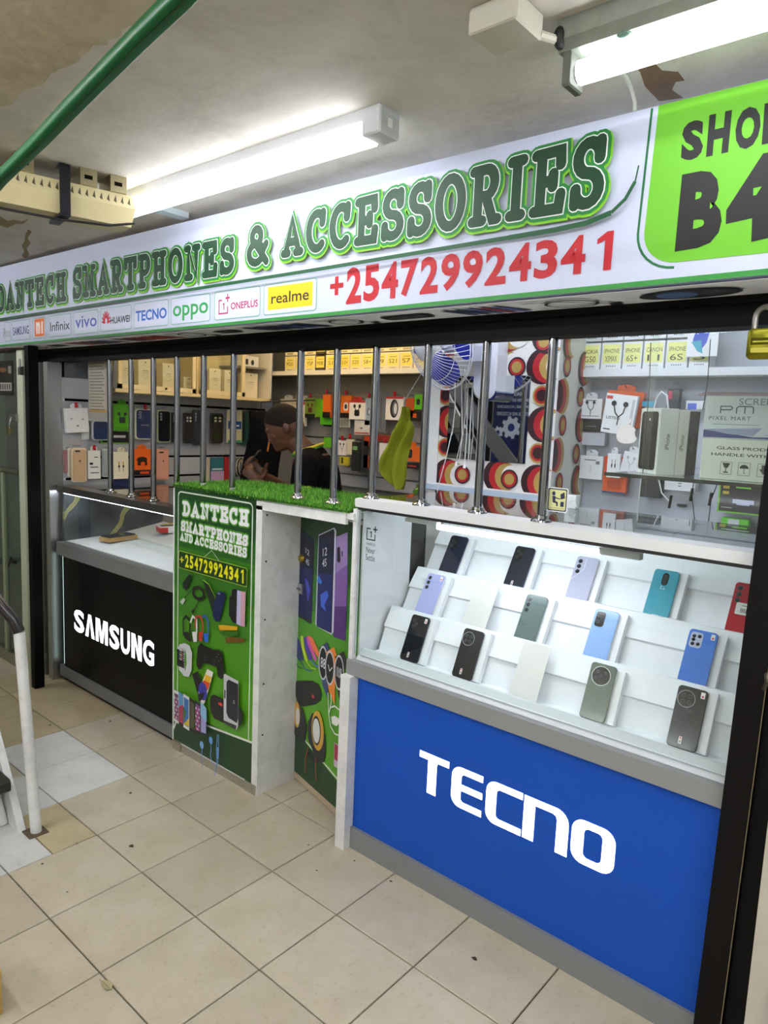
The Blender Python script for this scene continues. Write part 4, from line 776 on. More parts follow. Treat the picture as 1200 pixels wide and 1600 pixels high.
# ================================================================== SHOP INTERIOR
# ---- left slat wall: panels are parts of the wall
for z0,z1,c in ((1.555,1.665,'#a9acb0'),(1.243,1.541,'#a3a6ab'),(1.125,1.230,'#b2b5b9'),(.80,1.112,'#a4a7ab')):
    b=MB(); b.box(-.662,.32,z0,-.648,1.72,z1,c); b.build('slat_panel',vc('grey_laminate',.4,coat=.1),WL)
b=MB(); b.box(-.661,.32,.78,-.656,1.72,1.74,'#15161a'); b.build('slat_channel',METAL,WL)
b=MB(); b.box(-.672,.318,1.665,-.655,.50,2.1,'#15161a'); b.build('marble_panel',MARBLE,WL)
b=MB(); b.box(-.70,.32,.1,-.655,.335,1.75,'#d5d8da'); b.build('edge_strip',MATTE,WL)
# ---- glass fronted cabinet on the left wall
CB=thing('wall_cabinet','cream wall cabinet with glass doors, lit warm, above the left accessories','cabinet',(-.54,1.04,1.6))
x0,x1=-.645,-.42; y0,y1=.50,1.575; z0,z1=1.6,2.12
cc='#e6d3a0'
b=MB(); b.box(x0,y0,z0,x1,y1,z0+.018,cc); b.box(x0,y0,z1-.018,x1,y1,z1,cc); b.box(x0,y0,z0,x0+.01,y1,z1,'#dccb9c'); b.box(x0,y0,z0,x1-.015,y0+.016,z1,'#9fa0a0'); b.box(x0,y1-.016,z0,x1,y1,z1,'#dcd6c4'); b.box(x0,1.02,z0,x1-.02,1.036,z1,cc); b.build('carcass',vc('cream_laminate',.4),CB)
b=MB(); b.box(x0+.01,1.32,1.80,x1-.03,y1-.016,1.812,'#8a8a84'); b.build('inner_shelf',MATTE,CB)
for ya,yb,ky in ((.516,1.0,.80),(1.036,1.36,1.06)):
    b=MB(); 
    for r in ((ya,z0+.02,yb,z0+.045),(ya,z1-.05,yb,z1-.02),(ya,z0+.02,ya+.022,z1-.02),(yb-.022,z0+.02,yb,z1-.02)): b.box(x1-.014,r[0],r[1],x1+.002,r[2],r[3],'#ead9aa')
    dr=b.build('door',vc('cream_laminate',.4),CB)
    b=MB(); b.box(x1-.008,ya+.022,z0+.045,x1-.005,yb-.022,z1-.05,'#ffffff'); b.build('pane',GLASS,dr)
    b=MB(); b.ell((x1+.008,ky,z0+.035),(.008,.007,.007),'#55524a',10,6); b.build('knob',METAL,dr,smooth=60)
ROTL=Matrix.Rotation(PI/2,4,'Z')
def frame(wall,u,z,d):
    """own frame of something hanging on a wall: x along the wall, -y out of it"""
    if wall=='L': return Matrix.Translation((d,u,z))@ROTL
    return Matrix.Translation((u,d,z))
cab=[(0.51,1.845),(0.567,1.653),(0.58,1.802),(0.628,1.664),(0.679,1.794),(0.766,1.67),(0.831,1.783),(0.911,1.661),(0.971,1.74),(1.047,1.655),(1.15,1.781),(1.237,1.656),(1.263,1.779),(1.339,1.654),(1.412,1.775),(1.524,1.628)]
nm=['leftmost white boxed gadget, beside the hanging notice','slim white box second from the left','wide white box with a small round logo','white box with thin printed lines near the cabinet middle','short cream box beside the cabinet divider','white box just right of the cabinet divider','plain white box behind a stainless bar in the right glass door','tall white box at the right end of the glass cabinet']
for k in range(8):
    (ya,za),(yb,zb)=cab[2*k],cab[2*k+1]; za=min(za,1.80 if k!=4 else 1.715); M_=frame('L',(ya+yb)/2,1.619,-.50); w_=abs(yb-ya); hh=max(.08,abs(za-1.619))
    t=thing('white_gadget_box',nm[k]+' in the cream cabinet','box',group='white boxes in the glass cabinet',M=M_)
    s=WM(t); s.bbox(-w_/2,0,0,w_/2,.06,hh,'#efe6c8',.001); s.build('carton',CARD,t)
    s=WM(t); s.y=-.0004; s.oval(0,hh*.9,.004,.005,'#5a564a',0,10); s.rect(-w_*.2,hh*.62,w_*.2,hh*.64,'#8a8470'); s.rect(-w_*.25,hh*.56,w_*.25,hh*.575,'#a8a18a'); s.ring(ellp(0,hh*.45,w_*.2,.01,14),.0012,'#9a927a'); s.build('print',CARD,t)
M_=frame('L',1.46,1.812,-.50); t=thing('socket_box','white box with two black sockets on the small cabinet shelf','box',M=M_)
s=WM(t); s.bbox(-.07,0,0,.07,.06,.07,'#e9e7e0',.002); s.build('carton',CARD,t); s=WM(t); s.y=-.0004; s.rect(-.05,.015,-.015,.05,'#17171a'); s.oval(.02,.03,.012,.017,'#17171a'); s.build('print',CARD,t)
# ---- laminated notice hanging behind the front bars
M_=Matrix.Translation((-.36,.41,1.46)); t=thing('notice_sheet','laminated grey permit notice hanging left of the first stainless bar','notice',M=M_)
q=[(-0.542,1.836),(-0.34,1.829),(-0.346,1.441),(-0.551,1.448)]; xs=(q[0][0],q[1][0])
s=WM(t); s.M=Matrix(); s.box(q[0][0],.41,q[2][1],q[1][0],.412,1.80,'#9c9a94'); s.build('sheet',CARD,t)
s=WM(t); s.M=Matrix(); s.y=.4097; a,c=q[0][0],q[1][0]; s.rect(a+.012,q[2][1]+.05,c-.006,1.78,'#b8b2a2'); s.rect(a+.012,q[2][1]+.045,c-.006,q[2][1]+.06,'#b48a3a')
for k in range(16): s.rect(a+.02,1.50+k*.016,c-.02-(k*37%5)*.008,1.504+k*.016,'#5a574e')
s.text('BUSINESS PERMIT',a+.03,1.745,c-.03,1.757,'#3c3a34')
s.build('print',CARD,t)
# ---- package kit
def icon(s,kind,x,z,k,c='#1b1b1e'):
    if kind=='buds': s.oval(x-k*.45,z+k*.5,k*.22,k*.25,c,0,12); s.oval(x+k*.45,z+k*.5,k*.22,k*.25,c,0,12); s.stroke([(x-k*.4,z+k*.4),(x-k*.25,z)],k*.12,c); s.stroke([(x+k*.4,z+k*.4),(x+k*.25,z)],k*.12,c); s.rect(x-k*.45,z-k*.75,x+k*.45,z+k*.05,c,k*.2)
    elif kind=='wire': s.stroke([(x-k*.5,z+k*.7),(x-k*.3,z+k*.1),(x,z-k*.2),(x,z-k*.8)],k*.09,c); s.stroke([(x+k*.4,z+k*.7),(x+k*.3,z+k*.1),(x,z-k*.2)],k*.09,c); s.oval(x-k*.5,z+k*.75,k*.2,k*.2,c,0,12); s.oval(x+k*.4,z+k*.75,k*.2,k*.2,c,0,12)
    elif kind=='cable':
        for d in (-.35,.35): s.rect(x+k*(d-.1),z,x+k*(d+.1),z+k*.6,'#c99a2a'); s.rect(x+k*(d-.15),z-k*.3,x+k*(d+.15),z,c); s.stroke([(x+k*d,z-k*.3),(x+k*d,z-k*.9)],k*.08,c)
    elif kind=='plug':
        for d in (-.3,.3): s.rect(x+k*(d-.12),z-k*.3,x+k*(d+.12),z+k*.3,c); s.stroke([(x+k*d,z+k*.3),(x+k*d,z+k*1.1)],k*.09,c); s.rect(x+k*(d-.05),z-k*.5,x+k*(d+.05),z-k*.3,'#9a9a9a')
    elif kind=='watch': s.oval(x,z,k*.55,k*.95,c); s.oval(x+k*.1,z,k*.35,k*.75,'#6a6e74'); s.oval(x+k*.18,z,k*.22,k*.55,'#e4e4e4')
    elif kind=='speaker': s.rect(x-k*.5,z-k*.7,x+k*.5,z+k*.7,c,k*.3); s.oval(x,z,k*.3,k*.4,'#33363c')
    elif kind=='ring': s.ring(ellp(x,z,k*.6,k*.7,20),k*.16,c)
    elif kind=='car': s.oval(x,z+k*.3,k*.7,k*.35,c); s.rect(x-k*.6,z-k*.4,x+k*.7,z+k*.1,c,k*.15); s.oval(x+k*.1,z-k*.2,k*.3,k*.25,'#e0551a')
    elif kind=='ban': s.ring(ellp(x,z,k*.6,k*.6,16),k*.1,c); s.stroke([(x-k*.4,z-k*.4),(x+k*.4,z+k*.4)],k*.1,c)
PK={'L':-.612,'B':1.70,'R':1.375}
def pack(wall,tl,br,col,label,depth=.03,ic=None,ic_c='#1b1b1e',lines=(),band=None,tab=None,clip=None,tilt=0,name='accessory_box',cat='package',grp=None,off=0,word=None,tabc=None,hook=True):
    """hanging carton given by its upper left and lower right corner on the wall"""
    w_=abs(br[0]-tl[0]); h=tl[1]-br[1]; d=PK[wall]+(off if wall=='L' else -off)
    M_=frame(wall,(tl[0]+br[0])/2,br[1],d)@Matrix.Rotation(math.radians(tilt),4,'Y')
    t=thing(name,label,cat,group=grp or {'L':'packages on the left slat wall','B':'packages on the back slat wall','R':'packages on the right slat wall'}[wall],M=M_)
    s=WM(t); s.bbox(-w_/2,0,0,w_/2,depth,h,col,.0012); s.build('carton',CARD,t)
    p=WM(t); p.y=-.0006; n0=len(p.f)
    if band: p.rect(-w_/2+.001,band[0]*h,w_/2-.001,band[1]*h,band[2])
    for l in lines: p.rect(l[0]*w_,l[1]*h,l[2]*w_,l[3]*h,l[4])
    if ic: icon(p,ic,0,h*.5,min(w_,h)*.42,ic_c)
    if word: p.text(word[0],word[1]*w_,word[2]*h,word[3]*w_,word[4]*h,word[5],.01)
    if len(p.f)>n0: p.build('print',CARD,t)
    if tab: s=WM(t); s.prism([(-w_*.25,h),(w_*.25,h),(w_*.25,h+.018),(w_*.1,h+.026),(-w_*.1,h+.026),(-w_*.25,h+.018)],.002,.004,tabc or tab); s.build('hang_tab',CARD,t)
    if hook:
        s=WM(t); s.tube([(0,depth+.02,h+.016),(0,-.012,h+.016),(0,-.018,h+.024)],.0016,6,'#9a9ca0'); s.build('hook',METAL,t)
    if clip: s=WM(t); s.prism(rrect(-.008,h+.002,.008,h+.03,.004,3),-.006,.002,'#b3202a'); s.build('red_clip',GLOSS,t); t.children[-1]['label']='red plastic clip'
    return t
def case(wall,tl,br,col,label,edge='#d9d5c4',cams='col',logo=None,n=1,tilt=0,clip=False,off=0,grp=None,cat='phone case'):
    w_=abs(br[0]-tl[0]); h=tl[1]-br[1]; d=PK[wall]+(off if wall=='L' else -off)
    M_=frame(wall,(tl[0]+br[0])/2,br[1],d)@Matrix.Rotation(math.radians(tilt),4,'Y')
    t=thing('phone_case',label,cat,group=grp or 'phone cases on the left slat wall',M=M_)
    s=WM(t); s.prism(rrect(-w_/2,0,w_/2,h,w_*.16,4),0,.012,edge,bev=.001); s.build('tray',FILM if edge=='film' else CARD,t) if edge!='film' else s.build('tray',FILM,t)
    s=WM(t); s.prism(rrect(-w_/2*.84,h*.045,w_/2*.84,h*.955,w_*.13,4),-.006,.001,col,bev=.0015); s.build('shell',GLOSS,t)
    s=WM(t); s.y=-.0066
    if cams=='col':
        for k in range(3): s.oval(-w_*.26,h*(.88-.085*k),w_*.075,h*.032,'#b8bcc2',0,12); s.oval(-w_*.26,h*(.88-.085*k),w_*.05,h*.02,'#17181c',0,12)
    elif cams=='slot': s.rect(-w_*.32,h*.88,w_*.02,h*.93,'#2c2a28',h*.02)
    elif cams=='quad':
        for a in (-.18,.18):
            for c_ in (.84,.74): s.oval(a*w_,h*c_,w_*.11,h*.035,'#c9bfa0',0,12)
    if logo: s.text(logo,-w_*.2,h*.45,w_*.2,h*.49,'#c9ccd4')
    elif cams=='slot': s.oval(0,h*.62,w_*.07,h*.035,'#5a4a3e',0,12)
    s.build('camera_holes',CARD,t)
    if clip: s=WM(t); s.prism(rrect(-.008,h-.004,.008,h+.026,.004,3),-.012,-.006,'#b3202a'); s.build('red_clip',GLOSS,t)
    s=WM(t); s.tube([(0,.03,h+.012),(0,-.012,h+.012),(0,-.016,h+.018)],.0015,6,'#9a9ca0'); s.build('hook',METAL,t)
    return t
def R2(a,b): return (a,b)
# left wall, upper row
pack('L',*R2((0.324,1.505),(0.45,1.374)),'#e6e7e6','white carton of earphones, leftmost in the upper row of the left wall',.02,lines=((-.3,.55,-.2,.6,'#9a9a9a'),(.2,.5,.3,.56,'#9a9a9a'),(-.05,.25,.05,.3,'#5a5a5a')),tab='#dfe0e0',tilt=-4,clip=True)
case('L',*R2((0.422,1.415),(0.464,1.331)),'#c9ced0','clear grey phone case half hidden below the white earphone carton',cams='slot',off=-0.028)
case('L',*R2((0.465,1.441),(0.561,1.333)),'#2c3a5e','navy phone case below the notice sheet on the left wall',edge='#b9bdc4',cams='none')
pack('L',*R2((0.593,1.538),(0.693,1.386)),'#58b41e','bright green box of earbuds in the upper row of the left wall',.03,ic='buds',ic_c='#26323a',band=(0,.14,'#4ea01a'),tab='#4ea01a')
pack('L',*R2((0.524,1.381),(0.706,1.314)),'#16171a','black accessory box with green edges hanging below the green earbuds box',.02,lines=((-.48,.0,.48,.08,'#6ab02a'),(-.05,.5,.35,.7,'#c9c9c9'),(-.48,.08,-.42,1,'#6ab02a')),hook=False,off=-0.028)
case('L',*R2((0.722,1.518),(0.845,1.339)),'#2e3a66','navy blue silicone case in a cream tray, left of the black cases',edge='#d6d2be',logo='SAMSUNG',clip=True)
case('L',*R2((0.866,1.517),(0.957,1.321)),'#1c1e22','black phone case with grey rim beside the navy silicone case',edge='#a9ab8c')
case('L',*R2((0.961,1.505),(1.015,1.325)),'#222429','slim black phone case with three camera holes',edge='#2c2e33')
case('L',*R2((1.05,1.505),(1.111,1.318)),'#26272b','black phone case with four pale camera rings behind the fifth bar',edge='#33322e',cams='quad')
case('L',*R2((1.114,1.527),(1.181,1.306)),'#2b313b','dark slate phone case in clear wrap, left of the four-lens brown case',edge='#3a4048',cams='col')
case('L',*R2((1.246,1.512),(1.342,1.319)),'#2c2620','dark brown phone case with four cream camera rings',edge='#3a332c',cams='quad')
pack('L',*R2((1.374,1.537),(1.492,1.324)),'#d9cfa4','tall cream and blue screen protector pack near the right end of the left wall',.012,lines=((-.45,.42,.45,.66,'#2450a0'),(-.3,.5,.3,.55,'#e8e8e8'),(-.45,.0,.45,.08,'#3f9a7a')),name='screen_protector_pack')
pack('L',*R2((1.493,1.534),(1.55,1.311)),'#1d4a42','narrow teal and black pack right of the cream screen protector',.012,lines=((-.4,.1,-.1,.9,'#17181c'),),name='screen_protector_pack')
pack('L',*R2((1.564,1.537),(1.674,1.289)),'#0f1012','tall black bag hanging at the corner beside the man',.05,hook=False,name='black_pouch',off=-0.008)
# left wall, lower row
case('L',*R2((0.318,1.278),(0.351,1.153)),'#a67a7c','dusty pink case at the far left of the lower row',cams='none',edge='#9a7072',off=-0.023)
case('L',*R2((0.335,1.289),(0.403,1.131)),'#cdbf9f','pale cream case behind the gold case',edge='#ddd6c6',cams='slot',off=-0.013)
case('L',*R2((0.344,1.291),(0.427,1.104)),'#c2a482','gold phone case with small camera slot, front of the stack in the lower row',edge='#d8c7ab',cams='slot',off=0.012)
pack('L',*R2((0.438,1.276),(0.513,1.118)),'#dfe0dc','white pack with a black hook drawing in the lower row',.015,lines=((-.35,.5,-.1,.58,'#1b1b1e'),(-.3,.4,.3,.43,'#1b1b1e'),(-.3,.2,.35,.23,'#3a3a3a'),(0,.75,.3,.78,'#3a3a3a')),clip=True,tab='#e2e2e0')
case('L',*R2((0.528,1.282),(0.572,1.126)),'#9fa6a8','clear grey phone case left of the cable pack',edge='#b9bfc0',cams='none',off=-0.008)
pack('L',*R2((0.591,1.268),(0.68,1.113)),'#e3ddc4','cream pack showing two gold cable plugs',.015,ic='cable',ic_c='#20242c',tab='#d9d3ba')
pack('L',*R2((0.598,1.113),(0.713,1.075)),'#22305a','navy carton edge hanging under the cream cable pack',.02,hook=False,off=-0.028)
pack('L',*R2((0.709,1.283),(0.824,1.131)),'#e2641a','orange box with a black gadget picture and black base in the lower row',.04,ic='car',ic_c='#26180f',band=(0,.2,'#1a1413'),tab='#e2641a',lines=((-.1,.05,.4,.14,'#d8481c'),))
case('L',*R2((0.862,1.282),(0.945,1.096)),'#d79c86','salmon pink phone case hanging right of the orange box',edge='#c98f7a',cams='slot')
pack('L',*R2((1.201,1.229),(1.242,1.077)),'#c7bda4','narrow cream pack in the lower row above the grass mat',.012)
pack('L',*R2((1.25,1.229),(1.351,1.069)),'#2f6f7c','teal and lilac pack with a headband picture above the grass mat',.012,lines=((-.5,0,.5,.45,'#c9a3c9'),(-.4,.5,.4,.56,'#e0e8e8')),ic=None)
pack('L',*R2((1.354,1.232),(1.392,1.072)),'#a8242c','narrow red pack beside the teal pack',.012)
t=thing('cable_bundle','bundle of black and cream charging cables hanging in the left corner','cable',M=frame('L',*(1.465,1.223),-.60),group='packages on the left slat wall')
s=WM(t)
for k in range(6): s.tube([(-.02+.008*k+.02*math.sin(a*PI/6)*(1+.2*k%2),-.004*k,-.06+.06*math.cos(a*PI/6)) for a in range(12)],.003,6,['#17171a','#26262a','#c9bfa6','#1b1b1e','#17171a','#b9a98c'][k],closed=True)
s.tube([(0,.02,.004),(0,-.03,.004)],.002,6,'#777777'); s.build('cable_loops',GLOSS,t,smooth=60)
# ---- back wall: shelf with boxes, slats, packages
b=MB(); b.box(-.66,1.60,1.775,1.10,1.79,1.795,'#d9d3bc'); b.box(-.66,1.598,1.770,1.10,1.604,1.797,'#e2dcc6'); b.build('shelf',vc('cream_laminate',.4),WB)
b=MB(); b.box(-.66,1.77,1.62,1.10,1.79,1.77,'#8b8577'); b.build('slat_panel',vc('grey_laminate',.4,coat=.1),WB)
for z0,z1,c in ((1.39,1.605,'#9b9a96'),(1.17,1.378,'#9a9b9b'),(1.09,1.16,'#a3a6a8')):
    b=MB(); b.box(-.40,1.77,z0,1.10,1.79,z1,c); b.build('slat_panel',vc('grey_laminate',.4,coat=.1),WB)
bx=[444,460,475.5,491.5,507.5,529.5,545,562.5,583,602,623,644,662]
wd=['M20','G50','Y5P','M08','S10','S10+','S20','S8+','S9','S21','S7','S8']
bxx=[(-0.352,1.757),(-0.254,1.756),(-0.162,1.755),(-0.069,1.755),(0.021,1.754),(0.142,1.753),(0.224,1.752),(0.314,1.751),(0.417,1.75),(0.509,1.749),(0.608,1.749),(0.704,1.748),(0.783,1.747)]
ordn=['first','second','third','fourth, dark framed,','fifth','sixth','seventh','eighth','ninth','tenth','eleventh','twelfth']
for row in range(2):
    for k in range(12):
        xa,xb=bxx[k][0]+.002,bxx[k+1][0]-.002; zb=1.7975+row*.098; hh=.092 if row==0 else .09
        M_=Matrix.Translation(((xa+xb)/2,1.62+random.uniform(0,.006),zb)); w_=xb-xa
        dark=(k==3)
        t=thing('case_box',('yellow note box, %s from the left, bottom row of the back wall shelf'%ordn[k]) if row==0 else ('cream topped box, %s from the left, upper row of the back wall shelf'%ordn[k]),'box',group='note boxes on the back wall shelf',M=M_)
        s=WM(t); s.bbox(-w_/2,0,0,w_/2,.12,hh,'#e3d9b0' if not dark else '#33291a',.001); s.build('carton',CARD,t)
        s=WM(t); s.y=-.0004; s.rect(-w_*.42,hh*.18,w_*.42,hh*.92,random.choice(['#e6d35a','#ead867','#e0cb4c'])); 
        if row==0:
            s.text(wd[k],-w_*.3,hh*.35,w_*.3,hh*.6,'#3a3828'); s.rect(-w_*.25,hh*.72,w_*.3,hh*.75,'#4a4834')
        else: s.rect(-w_*.3,hh*.12,w_*.3,hh*.15,'#4a4834')
        s.rect(-w_*.28,hh*.07,w_*.28,hh*.10,'#6b6444')
        s.build('sticky_note',CARD,t)
V=lambda *a:a
def BP(q,col,label,**k): return pack('B',q[0],q[1],col,label,**k)
BP([(-0.477,1.625),(-0.319,1.465)],'#d9cfb4','cream carton with a white hanger above the man\'s head',depth=.03,tab='#d8d8d0')
BP([(-0.32,1.648),(-0.233,1.451)],'#d8d2c0','cream and red pack just behind the bar beside the man\'s head',depth=.02,band=(.7,.8,'#c23a2a'))
BP([(-0.234,1.632),(-0.139,1.508)],'#7a9a34','olive green box with a red earphone picture behind the man',depth=.03,ic='buds',ic_c='#5a2a20',band=(0,.2,'#1a1c16'),clip=True)
BP([(-0.167,1.629),(-0.091,1.513)],'#6fae1e','plain green box tucked beside the olive box',depth=.03,off=-0.01)
BP([(-0.081,1.625),(0.028,1.468)],'#5fc41c','tallest bright green box, left of the orange boxes on the back wall',depth=.04,off=0.01)
BP([(-0.041,1.654),(0.027,1.512)],'#e26a18','orange box with a black base, left one of the orange pair on the back wall',depth=.03,band=(0,.25,'#1a1413'),clip=True,off=.03)
BP([(0.087,1.651),(0.175,1.516)],'#e8701c','orange box with a white picture, right one of the orange pair on the back wall',depth=.03,band=(0,.22,'#1a1413'),ic='speaker',ic_c='#f0e6da',clip=True)
BP([(0.169,1.62),(0.301,1.508)],'#ece8e0','white box with black earbuds and a red top on the back wall',depth=.035,ic='buds',band=(.9,1,'#c8302a'),tab='#c8302a',off=0.01)
BP([(0.29,1.637),(0.35,1.476)],'#9fb0c0','slim blue grey band pack between the white boxes',depth=.015,ic='watch',ic_c='#6a7a9a',clip=True)
BP([(0.386,1.66),(0.458,1.439)],'#6c7076','tall slim grey pack right of a stainless bar on the back wall',depth=.015,lines=((-.1,.1,.0,.9,'#4a4e54'),))
BP([(0.46,1.645),(0.592,1.513)],'#ece8e2','white box showing a black smart watch on the back wall',depth=.04,ic='watch',band=(.92,1,'#c8302a'),clip=True,off=0.01)
BP([(0.6,1.64),(0.662,1.533)],'#d0561a','orange bag behind the green towel',depth=.03)
BP([(0.664,1.662),(0.719,1.577)],'#62c020','small green box with a black headset beside the wallpapered pier',depth=.03,ic='speaker')
BP([(0.632,1.572),(0.718,1.513)],'#14140f','small black box with an orange window under the small green box',depth=.03,lines=((-.2,.3,.1,.7,'#d8561a'),),hook=False)
BP([(-0.073,1.502),(0.02,1.457)],'#26272b','black box low in the upper row behind the man\'s shoulder',depth=.03,hook=False,off=-0.01)
BP([(0.068,1.51),(0.158,1.458)],'#b9b8ae','pack of small striped cards below the orange pair',depth=.01,lines=tuple((-.45+.15*k,.1,-.38+.15*k,.9,'#33352e') for k in range(6)),hook=False,off=-0.01)
BP([(0.208,1.506),(0.333,1.418)],'#d8d6d0','white card with a red line below the white earbuds box',depth=.01,lines=((-.45,.08,.45,.16,'#c23a3a'),(-.1,.4,.05,.5,'#55555a')),hook=False)
BP([(-0.053,1.389),(0.025,1.325)],'#66b81e','short green box behind the man\'s back',depth=.03)
BP([(0.073,1.375),(0.149,1.285)],'#e4e0d6','white pack with black earphones in the lower row of the back wall',depth=.015,ic='wire',clip=True)
BP([(0.144,1.387),(0.208,1.292)],'#d8d0b8','cream tapered pack in the lower row of the back wall',depth=.015,clip=True)
BP([(0.094,1.277),(0.168,1.223)],'#c9b82a','yellow and black small pack under the white earphone pack',depth=.015,lines=((-.3,.2,-.1,.9,'#2a2a20'),),hook=False)
BP([(0.203,1.374),(0.27,1.196)],'#2c2f30','dark grey long case pack with a green label in the lower row',depth=.02,lines=((-.4,.72,.2,.85,'#7fae6a'),),off=0.01)
BP([(0.256,1.384),(0.329,1.192)],'#34393e','dark slate long case pack right of the green-labelled one',depth=.02)
BP([(0.292,1.413),(0.353,1.221)],'#b8441c','rust orange pack beside a stainless bar in the lower row',depth=.03,band=(.4,.7,'#2a2422'))
BP([(0.416,1.377),(0.5,1.209)],'#e2e2de','slim white pack with a blue loop beside the green towel',depth=.015,ic='ring',ic_c='#2a50b0',clip=True)
BP([(0.388,1.424),(0.519,1.386)],'#8b2f24','flat red brown box lying across above the slim white pack',depth=.05,hook=False)
BP([(0.597,1.371),(0.763,1.288)],'#e06a20','wide orange speaker box right of the towel',depth=.06,ic='speaker',tab='#d8621a',off=0.04)
BP([(0.611,1.277),(0.761,1.245)],'#17151a','black base box under the wide orange speaker box',depth=.06,hook=False,lines=((-.1,.4,.3,.6,'#c23a2a'),),off=0.04)
t=thing('green_bottle','green bottle standing behind the grass mat under the towel','bottle',(1.0,1.35,1.04)); 
s=WM(t); s.lathe([(0,0),(.032,0),(.034,.01),(.034,.12),(.028,.135),(.02,.14),(0,.14)],'#4f8a22',16); s.build('bottle_body',GLOSS,t,smooth=50)
s=WM(t); s.lathe([(0,.14),(.018,.14),(.018,.155),(0,.157)],'#6aa83a',12); s.build('cap',GLOSS,t,smooth=50)
# shelf under the back wall goods, the bottle stands on it
b=MB(); b.box(-.4,1.28,1.02,1.1,1.76,1.04,'#2a2a2c'); b.box(-.4,1.28,0,1.1,1.30,1.02,'#1e1e20'); b.build('low_counter',MATTE,WB)
# ---- towel
tw=thing('hand_towel','olive green towel hanging from the back shelf in front of the packages','towel',(1.1,1.1,1.35))
pts=[(1.078,1.581),(1.104,1.517),(1.144,1.48),(1.114,1.415),(1.093,1.384),(1.101,1.251),(1.084,1.204),(1.037,1.215),(0.974,1.262),(0.986,1.333),(1.014,1.41),(1.025,1.485),(1.046,1.53)]
top=[(1.068,1.619),(1.087,1.619)]
b=MB(); rows=14; prof=[(1.071,1.572),(1.101,1.578),(1.039,1.524),(1.123,1.517),(1.018,1.476),(1.162,1.493),(0.997,1.433),(1.128,1.433),(0.992,1.385),(1.101,1.387),(0.97,1.335),(1.104,1.325),(0.95,1.26),(1.116,1.261),(1.001,1.215),(1.111,1.213),(1.058,1.184),(1.104,1.194)]
vs=[];fs=[];n=9
for i in range(len(prof)//2):
    a,c=prof[2*i],prof[2*i+1]
    for k in range(n):
        f=k/(n-1); vs.append((a[0]+(c[0]-a[0])*f,1.1+.03*math.sin(f*PI*3.4+i*.9)+.008*math.sin(i*2.1),a[1]+(c[1]-a[1])*f))
r=len(prof)//2
for i in range(r-1):
    for k in range(n-1): fs.append((i*n+k,(i+1)*n+k,(i+1)*n+k+1,i*n+k+1))
b.add(vs,fs,'#7d8420'); o=b.build('towel_cloth',CLOTH,tw,smooth=180); md=o.modifiers.new('th','SOLIDIFY'); md.thickness=.004; md=o.modifiers.new('ss','SUBSURF'); md.levels=md.render_levels=2
b=MB(); x_,z_=prof[0]; b.tube([(x_+.01,1.1,z_-.01),(x_+.012,1.1,z_+.03),(x_+.03,1.25,1.80),(x_+.03,1.55,1.81)],.003,6,'#777777'); b.build('hanging_cord',MATTE,tw)
# ---- wallpapered pier with mirror
PX0,PX1,PY0,PY1=1.205,1.822,1.15,1.79
b=MB(); b.box(PX0,PY0,0,PX1,PY1,H,'#dcdad6'); PI_=struct(b.build('wall_pier',vc('wallpaper_ground',.5),loc=(1.5,1.2,0)))
b=MB(); b.box(PX0-.03,PY0-.004,1.19,PX0+.045,PY0+.02,1.70,'#d9dad8'); b.build('corner_board',MATTE,PI_)
WPc=('#34181f','#a81e28','#a98d4c','#dcdad6')
def comet(p,cx,cz,r,s_=1,sx=1):
    for k,(dx,f) in enumerate(((0,1),(.32,.92),(.62,.80),(.95,.70))): p.oval(cx+s_*dx*r*sx,cz,r*f*sx,r*f,WPc[k])
def dot(p,cx,cz,r,inv=False,sx=1):
    c=(WPc[2],WPc[1],WPc[0]) if inv else (WPc[0],WPc[1],WPc[2])
    for k,f in enumerate((1,.82,.58)): p.oval(cx,cz,r*f*sx,r*f,c[k])
b=MB(); b.y=PY0-.0004; b.eps=.00012; b.clip=(PX0+.045,1.235,PX1,1.95)
FC=[(1.291,1.513),(1.306,1.276),(1.571,1.291),(1.757,1.281),(1.769,1.516),(1.545,1.755),(1.748,1.748),(1.267,1.747),(1.565,1.877),(1.765,1.868)]
for c in FC[:7]: comet(b,c[0],c[1],.072)
for c in FC[7:]: comet(b,c[0],c[1],.072)
for c,i in zip([(1.279,1.629),(1.29,1.399),(1.633,1.747),(1.393,1.283),(1.632,1.283),(1.757,1.632),(1.758,1.4),(1.539,1.841),(1.75,1.845)],(1,1,0,0,0,1,1,0,0)): dot(b,c[0],c[1],.041,i)
b.clip=(PX0+.045,.85,PX1,1.20)
for c in [(1.284,1.172),(1.557,1.18),(1.73,1.176)]: comet(b,c[0],c[1]-.02,.06)
for c in [(1.279,1.116),(1.422,1.119),(1.662,1.14)]: dot(b,c[0],c[1],.04)
b.build('wallpaper_print',PRINT,PI_)
b=MB(Matrix.Translation((PX1,0,0))@ROTL); b.y=-.0004; b.eps=.00012; b.clip=(PY0,.9,PY1-.32,1.95)
SC_=[(1.144,1.632),(1.136,1.395),(1.357,1.52),(1.356,1.279),(1.193,1.847),(1.345,1.754),(1.185,1.156)]
for k,c in enumerate(SC_): comet(b,c[0]+.02,c[1],.072,-1 if k%2==0 and k<2 else 1,.7) if k>1 else [b.oval(c[0]+.055-dx,c[1],.072*f*.75,.072*f,WPc[m]) for m,(dx,f) in ((2,(0,1)),(1,(.02,.93)),(0,(.045,.85)),(3,(.085,.72)))]
for c in [(1.212,1.752),(1.208,1.516),(1.214,1.281),(1.351,1.638),(1.349,1.4),(1.349,1.151)]: dot(b,c[0],c[1],.043,False,.75)
b.build('wallpaper_print',PRINT,PI_)
b=MB(); b.box(PX0-.02,PY0-.03,1.205,PX1+.01,PY0+.01,1.228,'#aebfd0'); b.build('ledge',GLOSS,PI_)
